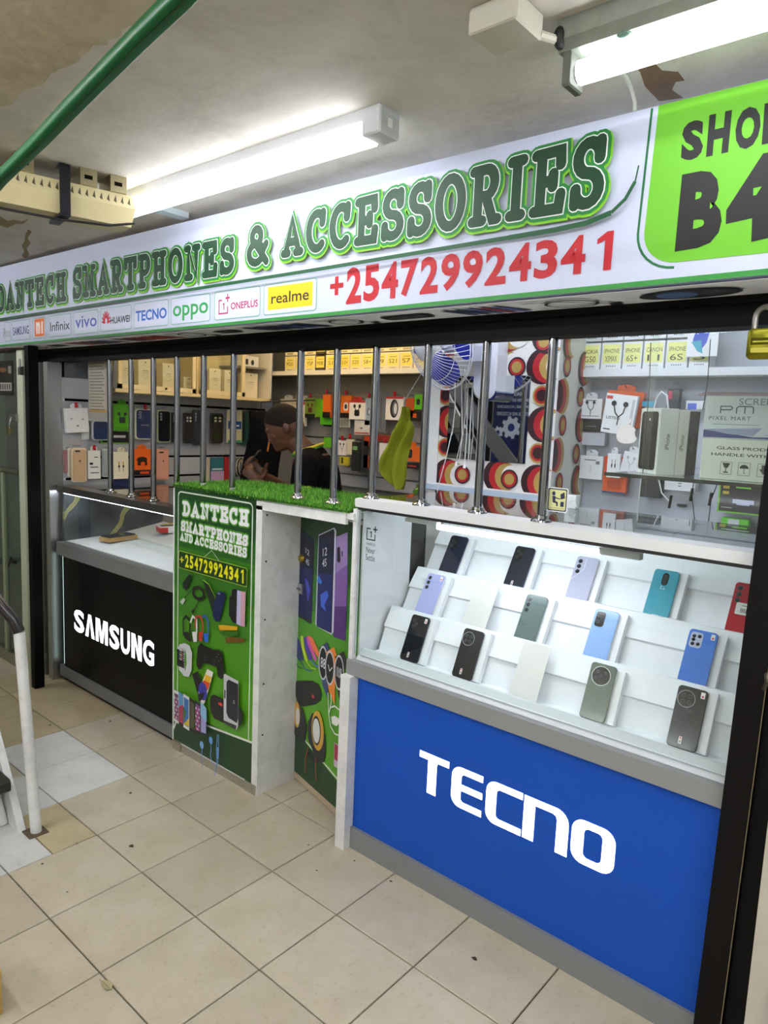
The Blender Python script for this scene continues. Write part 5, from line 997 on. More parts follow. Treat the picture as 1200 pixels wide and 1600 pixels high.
MI=thing('wall_mirror','frameless wall mirror on the patterned wallpaper reflecting the corridor','mirror',(1.5,1.145,1.35))
mq=[(1.302,1.657),(1.713,1.698),(1.722,1.351),(1.312,1.345)]
b=MB(); b.box(mq[0][0],1.1425,1.352,mq[1][0]-.01,1.149,1.712,'#cccccc'); b.build('mirror_plate',MIRROR,MI)
# ---- wall fan
FM=Matrix.Translation((1.41,.90,1.825)); 
fd=Vector((-.25,-.9,-.25)).normalized(); q=fd.to_track_quat('-Y','Z').to_matrix().to_4x4()
FAN=thing('wall_fan','white and blue wall fan with wire cage above the mirror','fan',M=FM)
FR=FM@q
b=MB(FR); r=.19
for k in range(56):
    a=2*PI*k/56; pr=[]
    for j in range(7):
        f=j/6; rr=.045+(r-.045)*f; pr.append((rr*math.cos(a+.25*f),-.075+.075*f**2.2,rr*math.sin(a+.25*f)))
    b.tube(pr,.0009,4,'#cfd4e4')
for rr,yy in ((.19,0),(.145,-.04),(.19,.012)): b.tube([(rr*math.cos(a*PI/24),yy,rr*math.sin(a*PI/24)) for a in range(48)],.0025 if rr>.18 else .0012,6,'#d8dce6',closed=True)
for k in range(40):
    a=2*PI*k/40; b.tube([(r*math.cos(a),.012,r*math.sin(a)),(.12*math.cos(a),.06,.12*math.sin(a)),(.04*math.cos(a),.075,.04*math.sin(a))],.0009,4,'#b9bfce')
b.build('wire_cage',GLOSS,FAN,smooth=60)
b=MB(FR@Matrix.Rotation(PI/2,4,'X')); b.lathe([(0,.093),(.045,.090),(.060,.082),(.063,.072),(.0,.070)],'#c9ccd2',24); b.build('front_cap',GLOSS,FAN,smooth=40)
b=MB(FR); 
for k in range(3):
    a0=k*2*PI/3+.4; vs=[];fs=[]
    for i in range(8):
        f=i/7; rr=.03+.145*f; ww=.7+.75*math.sin(f*PI*.8)
        for j in range(6):
            g_=j/5-.5; a=a0+g_*ww*1.4; vs.append((rr*math.cos(a),-.03*g_+.01,rr*math.sin(a)))
    for i in range(7):
        for j in range(5): fs.append((i*6+j,(i+1)*6+j,(i+1)*6+j+1,i*6+j+1))
    bb=MB(FR); bb.add(vs,fs,'#2a35a0'); bb.build('blade',vc('blue_translucent',.2,coat=.4),FAN,smooth=180)
b=MB(FR); b.ell((0,.07,0),(.05,.06,.05),'#dfe2ea',16,10); b.build('motor',GLOSS,FAN,smooth=180)
b=MB(); b.prism(rrect(1.475,1.61,1.585,1.90,.045,6),1.06,1.15,'#dfe3ee',bev=.01); b.box(1.50,.99,1.76,1.56,1.08,1.82,'#d5d9e4'); b.build('wall_mount',GLOSS,FAN,smooth=40)
b=MB(); b.prism(rrect(1.50,1.605,1.587,1.66,.04,6),1.07,1.15,'#1c2556'); b.build('mount_trim',GLOSS,FAN)
for k,qq in enumerate(([(1.357,1.703),(1.366,1.566),(1.357,1.455)],[(1.393,1.676),(1.411,1.457),(1.404,1.351),(1.388,1.339)],[(1.427,1.662),(1.434,1.458),(1.432,1.334)],[(1.45,1.662),(1.45,1.513),(1.451,1.349)])):
    b=MB(); b.tube([(p[0],1.1,p[1]) for p in qq],.0022,6,'#e6e6ea'); 
    if k in (1,2): b.lathe([(0,-.02),(.007,-.018),(.005,0),(0,.002)],'#eeeeee',10,c=(qq[-1][0],1.1,qq[-1][1]))
    b.build('pull_cord',GLOSS,FAN,smooth=60)
b=MB(); qq=[(1.356,1.469),(1.332,1.355),(1.301,1.239),(1.29,1.18)]; b.tube([(p[0],1.1,p[1]) for p in qq],.0022,6,'#e6e6ea'); b.build('power_cord',GLOSS,FAN,smooth=60)
# ---- right slat wall
b=MB(); b.box(PX1-.02,1.45,0,2.88,1.47,H,'#b4b9c2'); b.build('backing_board',MATTE,WR)
b=MB(); b.box(1.76,1.36,1.722,2.60,1.45,1.752,'#e0e3e8'); b.box(1.76,1.36,1.752,1.775,1.45,2.1,'#e0e3e8'); b.build('shelf',MATTE,WR)
b=MB(); b.box(1.83,1.445,1.60,2.88,1.45,1.72,'#9aa0aa'); b.build('slat_panel',vc('grey_laminate',.4,coat=.1),WR)
for z0,z1 in ((1.375,1.59),(1.168,1.368),(.95,1.160)):
    b=MB(); b.box(1.83,1.44,z0,2.88,1.45,z1,'#b9bfca'); b.build('slat_panel',vc('grey_laminate',.4,coat=.1),WR)
rb=[(1.801,1.778),(1.891,1.778),(1.982,1.776),(2.065,1.777),(2.153,1.778),(2.242,1.78),(2.322,1.781)]
rt=[('NOKIA','G50'),('IPHONE','XSMAX'),('IPHONE','6S+'),('CANON','11'),('IPHONE','6S'),('SAM','S')]
for row in range(2):
    for k in range(6):
        xa,xb=rb[k][0]+.003,rb[k+1][0]-.003; w_=xb-xa; zb=1.7525+row*.115; hh=.107
        M_=Matrix.Translation(((xa+xb)/2,1.372,zb))
        desc=['far left','second from the left','third from the left','fourth from the left','fifth from the left','right end'][k]
        t=thing('case_box','yellow sticky note box, '+desc+(', bottom row of the right shelf' if row==0 else ', upper row of the right shelf'),'box',group='note boxes on the right wall shelf',M=M_)
        s=WM(t); s.bbox(-w_/2,0,0,w_/2,.075,hh,'#e4e6e8',.001); s.build('carton',CARD,t)
        s=WM(t); s.y=-.0004; s.rect(-w_*.42,hh*.22,w_*.42,hh*.92,'#e6e68c')
        if row==0 or 1:
            s.text(rt[k][0],-w_*.36,hh*.60,w_*.38,hh*.76,'#35362a',0); s.text(rt[k][1],-w_*.3,hh*.28,w_*.28,hh*.50,'#35362a',0)
        for m in range(5): s.rect(-w_*.22+m*w_*.1,hh*.09,-w_*.17+m*w_*.1,hh*.13,'#44464a')
        s.build('sticky_note',CARD,t)
M_=Matrix.Translation((*(2.283,1.797),0)); 
t=thing('folded_leaflet','white leaflet with a blue and teal pattern leaning on the right shelf boxes','leaflet',M=Matrix.Translation((((2.302,1.802))[0],1.34,1.79)))
s=WM(t); s.box(-.06,0,0,.05,.003,.10,'#e4e6ea'); s.build('paper',CARD,t); s=WM(t); s.y=-.0005; s.poly([(-.03,.1),(-.04,.06),(-.01,.02),(.01,.05),(.02,.1)],'#2f4fc0'); s.poly([(-.045,.055),(-.02,.02),(.0,.01),(-.01,.06)],'#35a0c0'); s.build('print',CARD,t)
def RP(q,col,label,**k): return pack('R',q[0],q[1],col,label,**k)
RP([(1.815,1.632),(1.912,1.549)],'#eceef0','small white box with black wired earphones, far left of the right slat wall',depth=.03,ic='wire',tab='#d8dade',lines=((-.25,.9,.25,.94,'#444444'),(-.4,.12,.4,.16,'#8a8a8a')))
RP([(1.826,1.544),(1.904,1.498)],'#17181b','small black box under the white wired earphone box',depth=.03,lines=((-.3,.4,.3,.48,'#77787c'),),hook=False,off=-0.015)
RP([(1.823,1.493),(1.925,1.438)],'#c9ccd8','plain pale lilac box under the small black box',depth=.03,hook=False,off=-0.025)
RP([(1.932,1.649),(2.062,1.491)],'#eff0f2','large tilted white box with a neckband headset picture',depth=.02,tilt=6,lines=((-.48,.86,-.28,.94,'#d03a34'),(.36,.25,.44,.9,'#c9cacc'),(-.42,.08,-.2,.11,'#3a3a3a')),word=('LISTEN',-.38,.36,.05,.43,'#2c2e32'),ic='wire',hook=False,off=0.045)
RP([(1.918,1.665),(2.067,1.52)],'#dc5a1e','orange carton behind the large tilted white headset box',depth=.03,tilt=4,tab='#c9501a',off=-0.015)
RP([(1.834,1.395),(1.936,1.297)],'#e8eaed','white box with a thin stylus picture in the lower row of the right wall',depth=.03,tab='#d8dade',lines=((-.3,.8,.2,.84,'#66676a'),(.2,.65,.36,.78,'#77787c'),(-.02,.25,.0,.6,'#aaaaae')))
RP([(1.937,1.399),(2.038,1.245)],'#d8541a','orange phone case pack with a blue foot',depth=.02,band=(0,.05,'#274a72'),lines=((-.3,.1,.3,.35,'#b8420f'),),name='case_pack',off=-0.01)
RP([(1.965,1.411),(2.019,1.313)],'#eeeff1','narrow white pack with two black plugs in front of the orange case pack',depth=.012,ic='plug',tab='#dfe0e4',off=0.025)
RP([(2.018,1.42),(2.089,1.332)],'#e9ebee','small tilted white card with a cable drawing, right of the narrow plug pack',depth=.01,ic='wire',ic_c='#b0b4ba',tilt=10,tab='#dfe0e4',off=0.025)
RP([(2.099,1.342),(2.18,1.244)],'#1d1f24','dark charger pack hanging below the glass shelf',depth=.04)
RP([(2.195,1.35),(2.312,1.282)],'#e2e4e8','white charger box hanging below the glass shelf',depth=.04,lines=((-.05,.25,.05,.3,'#44464a'),(-.05,.4,.05,.45,'#44464a')))
RP([(2.397,1.332),(2.543,1.218)],'#17181c','black box with lime green left edge and a pale sole picture',depth=.04,lines=((-.5,0,-.46,1,'#7ac41e'),(-.5,0,.5,.04,'#7ac41e'),(-.1,.82,.25,.87,'#7ad03a'),(-.4,.78,-.25,.88,'#b9a03a'),(-.4,.6,-.25,.7,'#b9a03a'),(-.35,.92,.3,.95,'#c9cacc'),(-.4,.15,-.15,.18,'#9a9ca0'),(-.15,.32,.35,.46,'#b9bcd4'),(-.05,.28,.25,.32,'#b9bcd4')),hook=False)
RP([(2.232,1.226),(2.268,1.215)],'#15171c','tiny black label stuck low on the right wall',depth=.004,hook=False,name='wall_label',off=-0.055)
RP([(2.416,1.198),(2.511,1.133)],'#5fbf2a','lime green and white charger box low at the right',depth=.03,lines=((-.25,.2,.15,.95,'#c9ccd0'),),hook=False)
for k,(qq,lb,col) in enumerate((([(2.308,1.329),(2.307,1.268),(2.324,1.183),(2.328,1.085)],'black headset cable with a small microphone bar, left one','#17181b'),([(2.395,1.332),(2.377,1.258),(2.375,1.14),(2.363,1.09)],'black headset cable with a small microphone bar, right one','#17181b'),([(2.106,1.333),(2.104,1.183),(2.084,1.049)],'long thin white cable hanging straight by the slat wall','#eef0f2'),([(2.192,1.341),(2.213,1.274),(2.25,1.238)],'short white cable ending in a plug below the glass shelf','#eef0f2'))):
    t=thing('hanging_cable',lb,'cable',(qq[0][0],1.36,qq[0][1]),group='cables hanging on the right wall')
    b=MB(); b.tube([(p[0],1.36 if k<3 else 1.30,p[1]) for p in qq],.0018 if k<2 else .0028,6,col); b.build('cord',GLOSS,t,smooth=60)
    b=MB(); i_=1 if k<2 else len(qq)-1; p=qq[i_]; b.tube([(p[0],1.357 if k<3 else 1.30,p[1]+.03),(p[0]-.004,1.357 if k<3 else 1.30,p[1]-.02)],.0055,8,'#1b1c20'); b.build('inline_bar',GLOSS,t)
# white loop of cable above the boxes
t=thing('hanging_cable','looped white cable hanging above the boxed phones','cable',(2.25,1.3,1.6)); b=MB(); qq=[(2.155,1.59),(2.161,1.634),(2.178,1.658),(2.199,1.644),(2.209,1.591)]; b.tube([(p[0],1.3,p[1]) for p in qq],.004,6,'#e9eaee'); b.build('cord',GLOSS,t,smooth=60)
RP([(2.174,1.673),(2.22,1.595)],'#3c4048','dark pack hanging behind the white cable loop',depth=.03,lines=((-.4,.5,-.1,.9,'#b8305a'),))
RP([(2.078,1.625),(2.125,1.603)],'#2fa0c8','thin cyan pack beside the white cable loop',depth=.02,hook=False)
RP([(2.248,1.629),(2.314,1.596)],'#e4e6ea','white and blue pack seen above the third boxed phone',depth=.02,lines=((-.4,.0,.1,.7,'#4a6ad0'),),hook=False)
# ---- glass shelf by the bars with boxed phones and cartons
SH=thing('glass_shelf','glass shelf with dark edge hung by thin wires inside the right opening','shelf',(2.6,.55,1.38))
b=MB(); b.box(2.34,.46,1.378,2.86,.78,1.384,'#ffffff'); b.build('shelf_glass',TOPGLASS,SH)
b=MB(); b.box(2.34,.455,1.376,2.86,.46,1.386,'#1b201f'); b.build('shelf_edge',GLOSS,SH)
for k,qq in enumerate(([(2.437,1.738),(2.443,1.629),(2.446,1.39)],[(2.587,1.74),(2.59,1.629),(2.585,1.564)])):
    b=MB(); b.tube([(p[0],.46,p[1]) for p in qq],.0012,5,'#3a3d40'); b.build('wire',METAL,SH)
b=MB(); b.box(2.80,.46,1.30,2.86,.78,1.378,'#2a2d2c'); b.build('bracket',MATTE,SH)
def ibox(x,y,rot,w,h,d,face,side,label,print_=None,txt=None):
    M_=Matrix.Translation((x,y,1.3845))@Matrix.Rotation(math.radians(rot),4,'Z')
    t=thing('phone_box',label,'box',group='boxed phones on the glass shelf',M=M_)
    s=WM(t); s.bbox(-w/2,0,0,w/2,d,h,face,.001); s.build('carton',CARD,t)
    s=WM(t); s.M=M_
    if print_: s.y=-.0004; s.rect(-w*.43,h*.06,w*.40,h*.95,print_,.01); s.oval(-w*.02,h*.83,.004,.004,'#d8dade',0,8); s.oval(-w*.02,h*.5,.004,.005,'#3c4046',0,8)
    # side lettering reads upwards on the +x face
    s.M=M_@Matrix.Translation((w/2,d/2,h/2))@Matrix.Rotation(PI/2,4,'Z')@Matrix.Rotation(-PI/2,4,'Y'); s.y=-.0004
    if txt: s.text('iPhone',-.022,-.005,.022,.008,txt)
    s.rect(-.002,-.002,-.001,-.001,side); s.build('print',CARD,t)
    return t
ibox(2.412,.575,-38,.10,.185,.055,'#d5d9d4','#aab4ae','boxed phone with a black phone picture on its front, left end of the glass shelf','#14161b','#2a2d30')
ibox(2.447,.620,-38,.10,.182,.032,'#d8d6cc','#b9b6a8','cream boxed phone, second on the glass shelf','#3a3a3a','#55534c')
ibox(2.468,.647,-38,.10,.180,.03,'#202228','#33363b','black boxed phone next to the white cartons','#101114','#5a5c60')
M_=Matrix.Translation((2.708,.56,1.3845)); t=thing('screen_carton','white carton with fragile handling symbols, bottom one on the glass shelf','carton',M=M_)
s=WM(t); s.bbox(-.145,0,0,.145,.10,.108,'#d9dfcf',.002); s.build('carton',CARD,t)
s=WM(t); s.y=-.0005; s.text('GLASS PRODUCTS',-.108,.080,.062,.088,'#2c2e2c',.012); s.text('HANDLE WITH CARE',-.120,.063,.080,.071,'#2c2e2c',.012)
for k,x_ in enumerate((-.080,-.036,.010)):
    s.ring(rrect(x_-.014,.015,x_+.014,.048,.001,1),.001,'#44463f')
    if k==0: s.poly([(x_-.010,.045),(x_+.010,.045),(x_+.004,.032),(x_-.004,.032)],'#2c2e2c'); s.rect(x_-.001,.022,x_+.001,.034,'#2c2e2c'); s.rect(x_-.006,.019,x_+.006,.022,'#2c2e2c')
    if k==1: s.poly([(x_-.011,.033)]+[(x_-.011*math.cos(a*PI/8),.033+.010*math.sin(a*PI/8)) for a in range(1,8)]+[(x_+.011,.033)],'#2c2e2c'); s.stroke([(x_,.034),(x_,.021),(x_+.004,.020)],.0014,'#2c2e2c')
    if k==2: s.poly([(x_-.005,.045),(x_+.005,.045),(x_+.005,.034),(x_+.010,.034),(x_,.020),(x_-.010,.034),(x_-.005,.034)],'#3c3e3a')
s.build('print',CARD,t)
M_=Matrix.Translation((2.706,.558,1.4935)); t=thing('screen_carton','pale green carton with a violet lower edge, upper one on the glass shelf','carton',M=M_)
s=WM(t); s.bbox(-.145,0,0,.145,.10,.112,'#c3d0cd',.002); s.build('carton',CARD,t)
s=WM(t); s.y=-.0005; s.poly([(-.143,.002),(.143,.002),(.143,.016),(.05,.008),(-.02,.006),(-.143,.022)],'#2e3478'); s.poly([(-.143,.023),(-.08,.012),(-.02,.009),(.0,.03)],'#8e9ab8'); s.poly([(.0,.01),(.143,.018),(.143,.055)],'#a9b6c4')
s.stroke([(-.105,.066),(-.105,.084),(-.080,.084),(-.076,.080),(-.080,.075),(-.105,.075)],.003,'#3b4252'); s.stroke([(-.066,.066),(-.066,.080),(-.062,.084),(-.030,.084),(-.026,.080),(-.026,.066)],.003,'#3b4252'); s.stroke([(-.046,.082),(-.046,.066)],.003,'#3b4252')
s.text('PIXEL MART',-.132,.048,-.030,.058,'#3b4252',.0,1.2); s.rect(-.122,.036,-.01,.038,'#8a95a0'); s.text('SCREENS',-.062,.088,.05,.105,'#6a7480',0); s.text('CO',.055,.078,.10,.094,'#f0f4f4',.02)
s.build('print',CARD,t)
t=thing('paper_stack','small stack of pinkish folded papers on top of the upper carton','papers',(2.70,.56,1.606))
s=WM(t)
for k in range(5): s.add([(-.17+.006*k,-.01*k*.3,.002*k),(.13,0,.002*k),(.13,.09,.002*k),(-.16,.09,.002*k),(-.17+.006*k,-.01*k*.3,.0014+.002*k),(.13,0,.0014+.002*k),(.13,.09,.0014+.002*k),(-.16,.09,.0014+.002*k)],[(0,3,2,1),(4,5,6,7),(0,1,5,4),(1,2,6,5),(2,3,7,6),(3,0,4,7)],['#9a8f98','#cdb9c2','#8a7f88','#b9a5ae','#8f95a4'][k])
s.build('sheets',CARD,t)
# ---- panes and stickers in the bar plane at the right
t=thing('sliding_pane','clear sliding glass panes filling the right end of the opening','glass pane',(2.5,.34,1.25)); 
b=MB(); b.box(2.485,.338,1.242,2.765,.342,1.745,'#ffffff'); b.build('pane',GLASS,t); 
b=MB(); b.box(2.24,.346,1.242,2.50,.350,1.745,'#ffffff'); b.build('pane',GLASS,t)
M_=Matrix.Translation((*(lambda p:(p[0],.3450,p[1]))(((2.259,1.271))),)); t=thing('glass_sticker','small yellow sticker with a blue figure at a computer, beside the rightmost bar','sticker',M=M_)
s=WM(t); s.prism(rrect(-.032,0,.031,.068,.006,4),-.0008,0,'#e8ebee'); s.build('backing',CARD,t)
s=WM(t); s.y=-.001; s.rect(-.029,.003,.028,.065,'#1b2148',.004); s.rect(-.026,.006,.025,.062,'#dfe0a0',.003); s.oval(-.012,.051,.005,.006,'#1b2148'); s.poly([(-.016,.044),(-.006,.044),(-.006,.030),(.002,.028),(.002,.016),(-.002,.016),(-.003,.024),(-.014,.026)],'#1b2148'); s.stroke([(-.01,.040),(.008,.037)],.003,'#1b2148'); s.poly([(.008,.05),(.02,.057),(.022,.040),(.010,.036)],'#1b2148'); s.rect(.010,.016,.020,.030,'#1b2148'); s.text('LOOK AT WITH YOUR EYES',-.022,.009,.022,.012,'#1b2148'); s.build('print',CARD,t)
ax,az=((2.439,1.493)); M_=Matrix.Translation((ax,.3455,az)); t=thing('glass_sticker','silver bitten apple shaped sticker on the glass pane','sticker',M=M_)
s=WM(t); o=[]
for k in range(40):
    a=2*PI*k/40; r_=.026*(1+.06*math.cos(2*a)-.05*math.sin(3*a)); px,pz=r_*math.cos(a)*1.0,r_*math.sin(a)
    if math.hypot(px-.030,pz-.003)<.011: 
        th=math.atan2(pz-.003,px-.030); px,pz=.030+.011*math.cos(th),.003+.011*math.sin(th)
    o.append((px,pz))
s.prism(o,-.0012,0,'#d9dcde'); s.build('apple',CARD,t); s=WM(t); s.prism(ellp(.004,.033,.009,.004,14,.9),-.0012,0,'#d9dcde'); s.build('leaf',CARD,t)
# charger on the TECNO back edge
t=thing('wall_charger','white charger plug standing on the showcase glass beside the sticker','charger',(*(lambda p:(p[0],.74))(((2.115,1.227))),1.2405)); s=WM(t); s.bbox(-.02,-.015,0,.02,.015,.045,'#e6e8ec',.003); s.build('body',GLOSS,t); s=WM(t); s.tube([(0,-.02,.02),(.02,-.03,.03),(.03,-.03,.01)],.003,6,'#e6e8ec'); s.build('cable',GLOSS,t)
# ================================================================== MAN BEHIND THE COUNTER
O=Vector((.53,1.03,0)); Fw=Vector((-.757,-.652,0)).normalized(); Lf=Vector((.652,-.757,0)).normalized()
def at3(f,l,z): return O+Fw*f+Lf*l+Vector((0,0,z))
MANM=Matrix(((Fw.x,Lf.x,0,O.x),(Fw.y,Lf.y,0,O.y),(0,0,1,0),(0,0,0,1)))   # local x forward, y left, z up
man=thing('person','man in a black jersey with yellow lettering and striped cuffs looking down at a phone','person',M=MANM)
def limb(m,pts,rs,col,n=14):
    P=[];R_=[]
    for i in range(len(pts)-1):
        for k in range(6): f=k/6; P.append(Vector(pts[i]).lerp(Vector(pts[i+1]),f)); R_.append(rs[i]+(rs[i+1]-rs[i])*f)
    P.append(Vector(pts[-1])); R_.append(rs[-1]); m.tube(P,R_,n,col)
    for p,r_ in zip(pts,rs): m.ell(p,(r_,r_,r_),col,n,8)
sk='#4a2c1c'
s=WM(man)
hd=(.13,.0,1.462); HR=Matrix.Rotation(math.radians(28),4,'Y')
s.ell(hd,(.098,.076,.108),sk,24,16,M=HR)
def hp(x,y,z): v=HR@Vector((x,y,z)); return (hd[0]+v.x,hd[1]+v.y,hd[2]+v.z)
s.ell(hp(.035,0,-.055),(.062,.056,.062),sk,20,12,M=HR)            # jaw
s.ell(hp(.075,0,-.092),(.026,.03,.020),sk,14,10,M=HR)             # chin
s.ell(hp(.088,0,-.030),(.018,.014,.026),sk,12,8,M=HR)             # nose
s.ell(hp(.098,0,-.040),(.014,.019,.011),sk,12,8,M=HR)
s.ell(hp(.080,0,.014),(.022,.05,.012),sk,14,8,M=HR)               # brow
s.ell(hp(.086,0,-.066),(.014,.024,.008),sk,12,6,M=HR); s.ell(hp(.084,0,-.076),(.014,.022,.008),sk,12,6,M=HR)   # lips
for sd in (1,-1):
    s.ell(hp(-.012,sd*.076,-.018),(.017,.008,.027),sk,12,8,M=HR); s.ell(hp(.06,sd*.036,-.03),(.025,.024,.02),sk,12,8,M=HR)
limb(s,[(.10,0,1.41),(.02,0,1.33),(-.01,0,1.27)],[.054,.056,.07],sk)
limb(s,[(-.02,0,1.25),(-.04,0,1.1),(0,0,.95)],[.11,.115,.12],sk,18)
for sd in (1,-1):
    limb(s,[(-.01,sd*.10,1.27),(-.005,sd*.165,1.265)],[.06,.05],sk)
    el=(.02,sd*.235,1.055); wr=(.235,sd*.10,1.17) if sd==1 else (.24,sd*.02,1.20)
    limb(s,[(-.005,sd*.165,1.265),el],[.050,.040],sk); limb(s,[el,wr],[.039,.026],sk)
    # hand: palm and five curled fingers round the phone
    w_=Vector(wr); d=(Vector((.09,-.0*sd,.10))).normalized(); pc=w_+d*.045
    limb(s,[w_,w_+d*.03,w_+d*.075],[.024,.027,.026],sk,12)
    for k,(ln,sp) in enumerate(((.066,-.026),(.074,-.009),(.070,.009),(.056,.025))):
        b0=w_+d*.078+Vector((.0,0,0))+Vector((-.7,0,.7)).normalized()*0+Vector((.5,0,-.45))*0+Vector((0,1,0))*0+ (Vector((.7,0,-.66)).normalized()*sp)
        m1=b0+(d*.6+Vector((0,-sd*.6,0))).normalized()*ln*.45; m2=m1+(d*.1+Vector((0,-sd,.0))).normalized()*ln*.32; m3=m2+(Vector((-.2,-sd*.7,-.4))).normalized()*ln*.25
        limb(s,[b0,m1,m2,m3],[.0095,.009,.0085,.0078],sk,8)
    t0=w_+d*.02; t1=t0+Vector((-.03,-sd*.018,.02)); t2=t1+Vector((-.012,-sd*.022,.028)); limb(s,[t0,t1,t2],[.013,.011,.009],sk,8)
    limb(s,[(0,sd*.085,.93),(.02,sd*.10,.50),(0,sd*.10,.09)],[.088,.058,.042],sk); limb(s,[(0,sd*.10,.055),(.13,sd*.11,.035)],[.04,.03],sk)
body=s.build('body',SKIN,man,smooth=180); md=body.modifiers.new('remesh','REMESH'); md.mode='VOXEL'; md.voxel_size=.0065; md.use_smooth_shade=True
# remesh drops the colour attribute, so the skin has its own plain material
m,n_,b_,l_=nt('brown_skin'); b_.inputs['Roughness'].default_value=.5
tn=n_.nodes.new('ShaderNodeTexNoise'); tn.inputs['Scale'].default_value=12; r_=ramp(n_,[(.3,'#4a2b1b'),(.7,'#633c26')]); l_.new(tn.outputs[0],r_.inputs[0]); l_.new(r_.outputs[0],b_.inputs['Base Color'])
body.data.materials.clear(); body.data.materials.append(m)
# hair: close cropped cap over the skull
s=WM(man); vs=[];fs=[];nn=28;mm=12
for i in range(mm+1):
    a=(PI*.53)*i/mm
    for k in range(nn):
        th=2*PI*k/nn; fr=max(0,math.cos(th)); aa=a*(1-.38*fr); v=Vector((.102*math.sin(aa)*math.cos(th),.080*math.sin(aa)*math.sin(th),.112*math.cos(aa))); v=HR@v; vs.append((hd[0]+v.x,hd[1]+v.y,hd[2]+v.z))
for i in range(mm):
    for k in range(nn): fs.append((i*nn+k,(i+1)*nn+k,(i+1)*nn+(k+1)%nn,i*nn+(k+1)%nn))
s.add(vs,fs,'#1c120c'); s.build('hair',vc('cropped_hair',.8,spec=.2,var=.5,scale=400,bump=.8),man,smooth=180)
s=WM(man)
for sd in (1,-1): s.ell(hp(.079,sd*.030,-.010),(.009,.010,.005),'#b8aca0',12,8,M=HR); s.ell(hp(.0865,sd*.030,-.011),(.003,.004,.004),'#160d08',8,6,M=HR); s.ell(hp(.082,sd*.031,.016),(.010,.02,.0035),'#120b07',10,6,M=HR)
s.build('eyes',GLOSS,man,smooth=180)
# jersey
s=WM(man); sc='#0e0d10'
limb(s,[(-.02,0,1.29),(-.035,0,1.22),(-.045,0,1.08),(-.01,0,.90)],[.085,.125,.135,.140],sc,22)
for sd in (1,-1):
    limb(s,[(-.01,sd*.08,1.285),(-.005,sd*.17,1.268)],[.075,.068],sc,16); limb(s,[(-.005,sd*.17,1.268),(.013,sd*.222,1.105)],[.068,.062],sc,16)
j=s.build('jersey',CLOTH,man,smooth=180); md=j.modifiers.new('remesh','REMESH'); md.mode='VOXEL'; md.voxel_size=.007; md.use_smooth_shade=True
m,n_,b_,l_=nt('black_jersey_knit'); b_.inputs['Base Color'].default_value=hx('#09080a'); b_.inputs['Roughness'].default_value=.9; b_.inputs['Specular IOR Level'].default_value=.1
tn=n_.nodes.new('ShaderNodeTexNoise'); tn.inputs['Scale'].default_value=25; bp=n_.nodes.new('ShaderNodeBump'); bp.inputs['Strength'].default_value=.6; bp.inputs['Distance'].default_value=.02; l_.new(tn.outputs[0],bp.inputs['Height']); l_.new(bp.outputs[0],b_.inputs['Normal'])
j.data.materials.clear(); j.data.materials.append(m)
for sd in (1,-1):
    d=Vector((.018,sd*.052,-.163)).normalized(); c0=Vector((.013,sd*.222,1.105))
    for k,cl in enumerate(('#b8352c','#d8c23a','#3f8a3a')):
        c=c0-d*(.0-.008*k)+d*0; a=d.cross(Vector((1,0,0))).normalized(); bb=a.cross(d); s=WM(man); s.tube([c-d*(.012*k)+(a*math.cos(t_*PI/12)+bb*math.sin(t_*PI/12))*.0655 for t_ in range(24)],.006,6,cl,closed=True); s.build('cuff_stripe',CLOTH,man,smooth=180)
for k,cl in enumerate(('#c9b83a','#5f9a3a')):
    s=WM(man); s.tube([(.005+.075*math.cos(t_*PI/14)+.006*k,.078*math.sin(t_*PI/14),1.352-.045*math.cos(t_*PI/14)*.6-.012*k+ .0) for t_ in range(28)],.007,6,cl,closed=True); s.build('collar_stripe',CLOTH,man,smooth=180)
# sleeve lettering
Ms=MANM@Matrix.Translation((.012,.287,1.16))@Matrix.Rotation(PI,4,'Z')@Matrix.Rotation(math.radians(-4),4,'Y')
s=MB(Ms); s.y=-.006; s.text('KO',-.075,0,-.025,.024,'#d8c83a',.01); s.text('ER',.018,-.004,.062,.022,'#d8c83a',.01); s.build('sleeve_lettering',CLOTH,man)
s=WM(man)
for sd in (1,-1): limb(s,[(0,sd*.085,.92),(.02,sd*.10,.50),(0,sd*.10,.12)],[.10,.075,.062],'#1b1f2a',16)
j=s.build('trousers',CLOTH,man,smooth=180)
s=WM(man)
for sd in (1,-1): s.ell((.05,sd*.105,.05),(.14,.05,.05),'#17171a',16,8)
s.build('shoes',GLOSS,man,smooth=180)
pm=MANM@Matrix.Translation((.315,.03,1.235))@Matrix.Rotation(math.radians(-35),4,'Y')
t=thing('smartphone','dark phone held in the man\'s hands','phone',M=pm); s=WM(t); s.M=pm@Matrix.Rotation(PI/2,4,'Z'); s.prism(rrect(-.036,-.03,.036,.12,.008,4),-.004,.004,'#15161a',bev=.001); s.build('body',GLOSS,t)
# black jacket hanging in the corner left of the man
t=thing('black_jacket','black jacket with an orange trimmed strap hanging in the corner left of the man','jacket',(.05,1.3,1.05))
vs=[];fs=[];n=14
pr=[(-0.184,1.541),(-0.056,1.543),(-0.194,1.446),(0.015,1.442),(-0.215,1.35),(0.062,1.364),(-0.254,1.232),(0.044,1.252),(-0.294,1.073),(0.027,1.102),(-0.327,0.911),(0.02,0.951)]
for i in range(6):
    a,c=pr[2*i],pr[2*i+1]; cx=(a[0]+c[0])/2; rx=abs(c[0]-a[0])/2
    for k in range(n): th=2*PI*k/n; r_=1+.12*math.sin(3*th+i); vs.append((cx+rx*r_*math.cos(th),1.25+.07*r_*math.sin(th),(a[1]+c[1])/2))
for i in range(5):
    for k in range(n): fs.append((i*n+k,(i+1)*n+k,(i+1)*n+(k+1)%n,i*n+(k+1)%n))
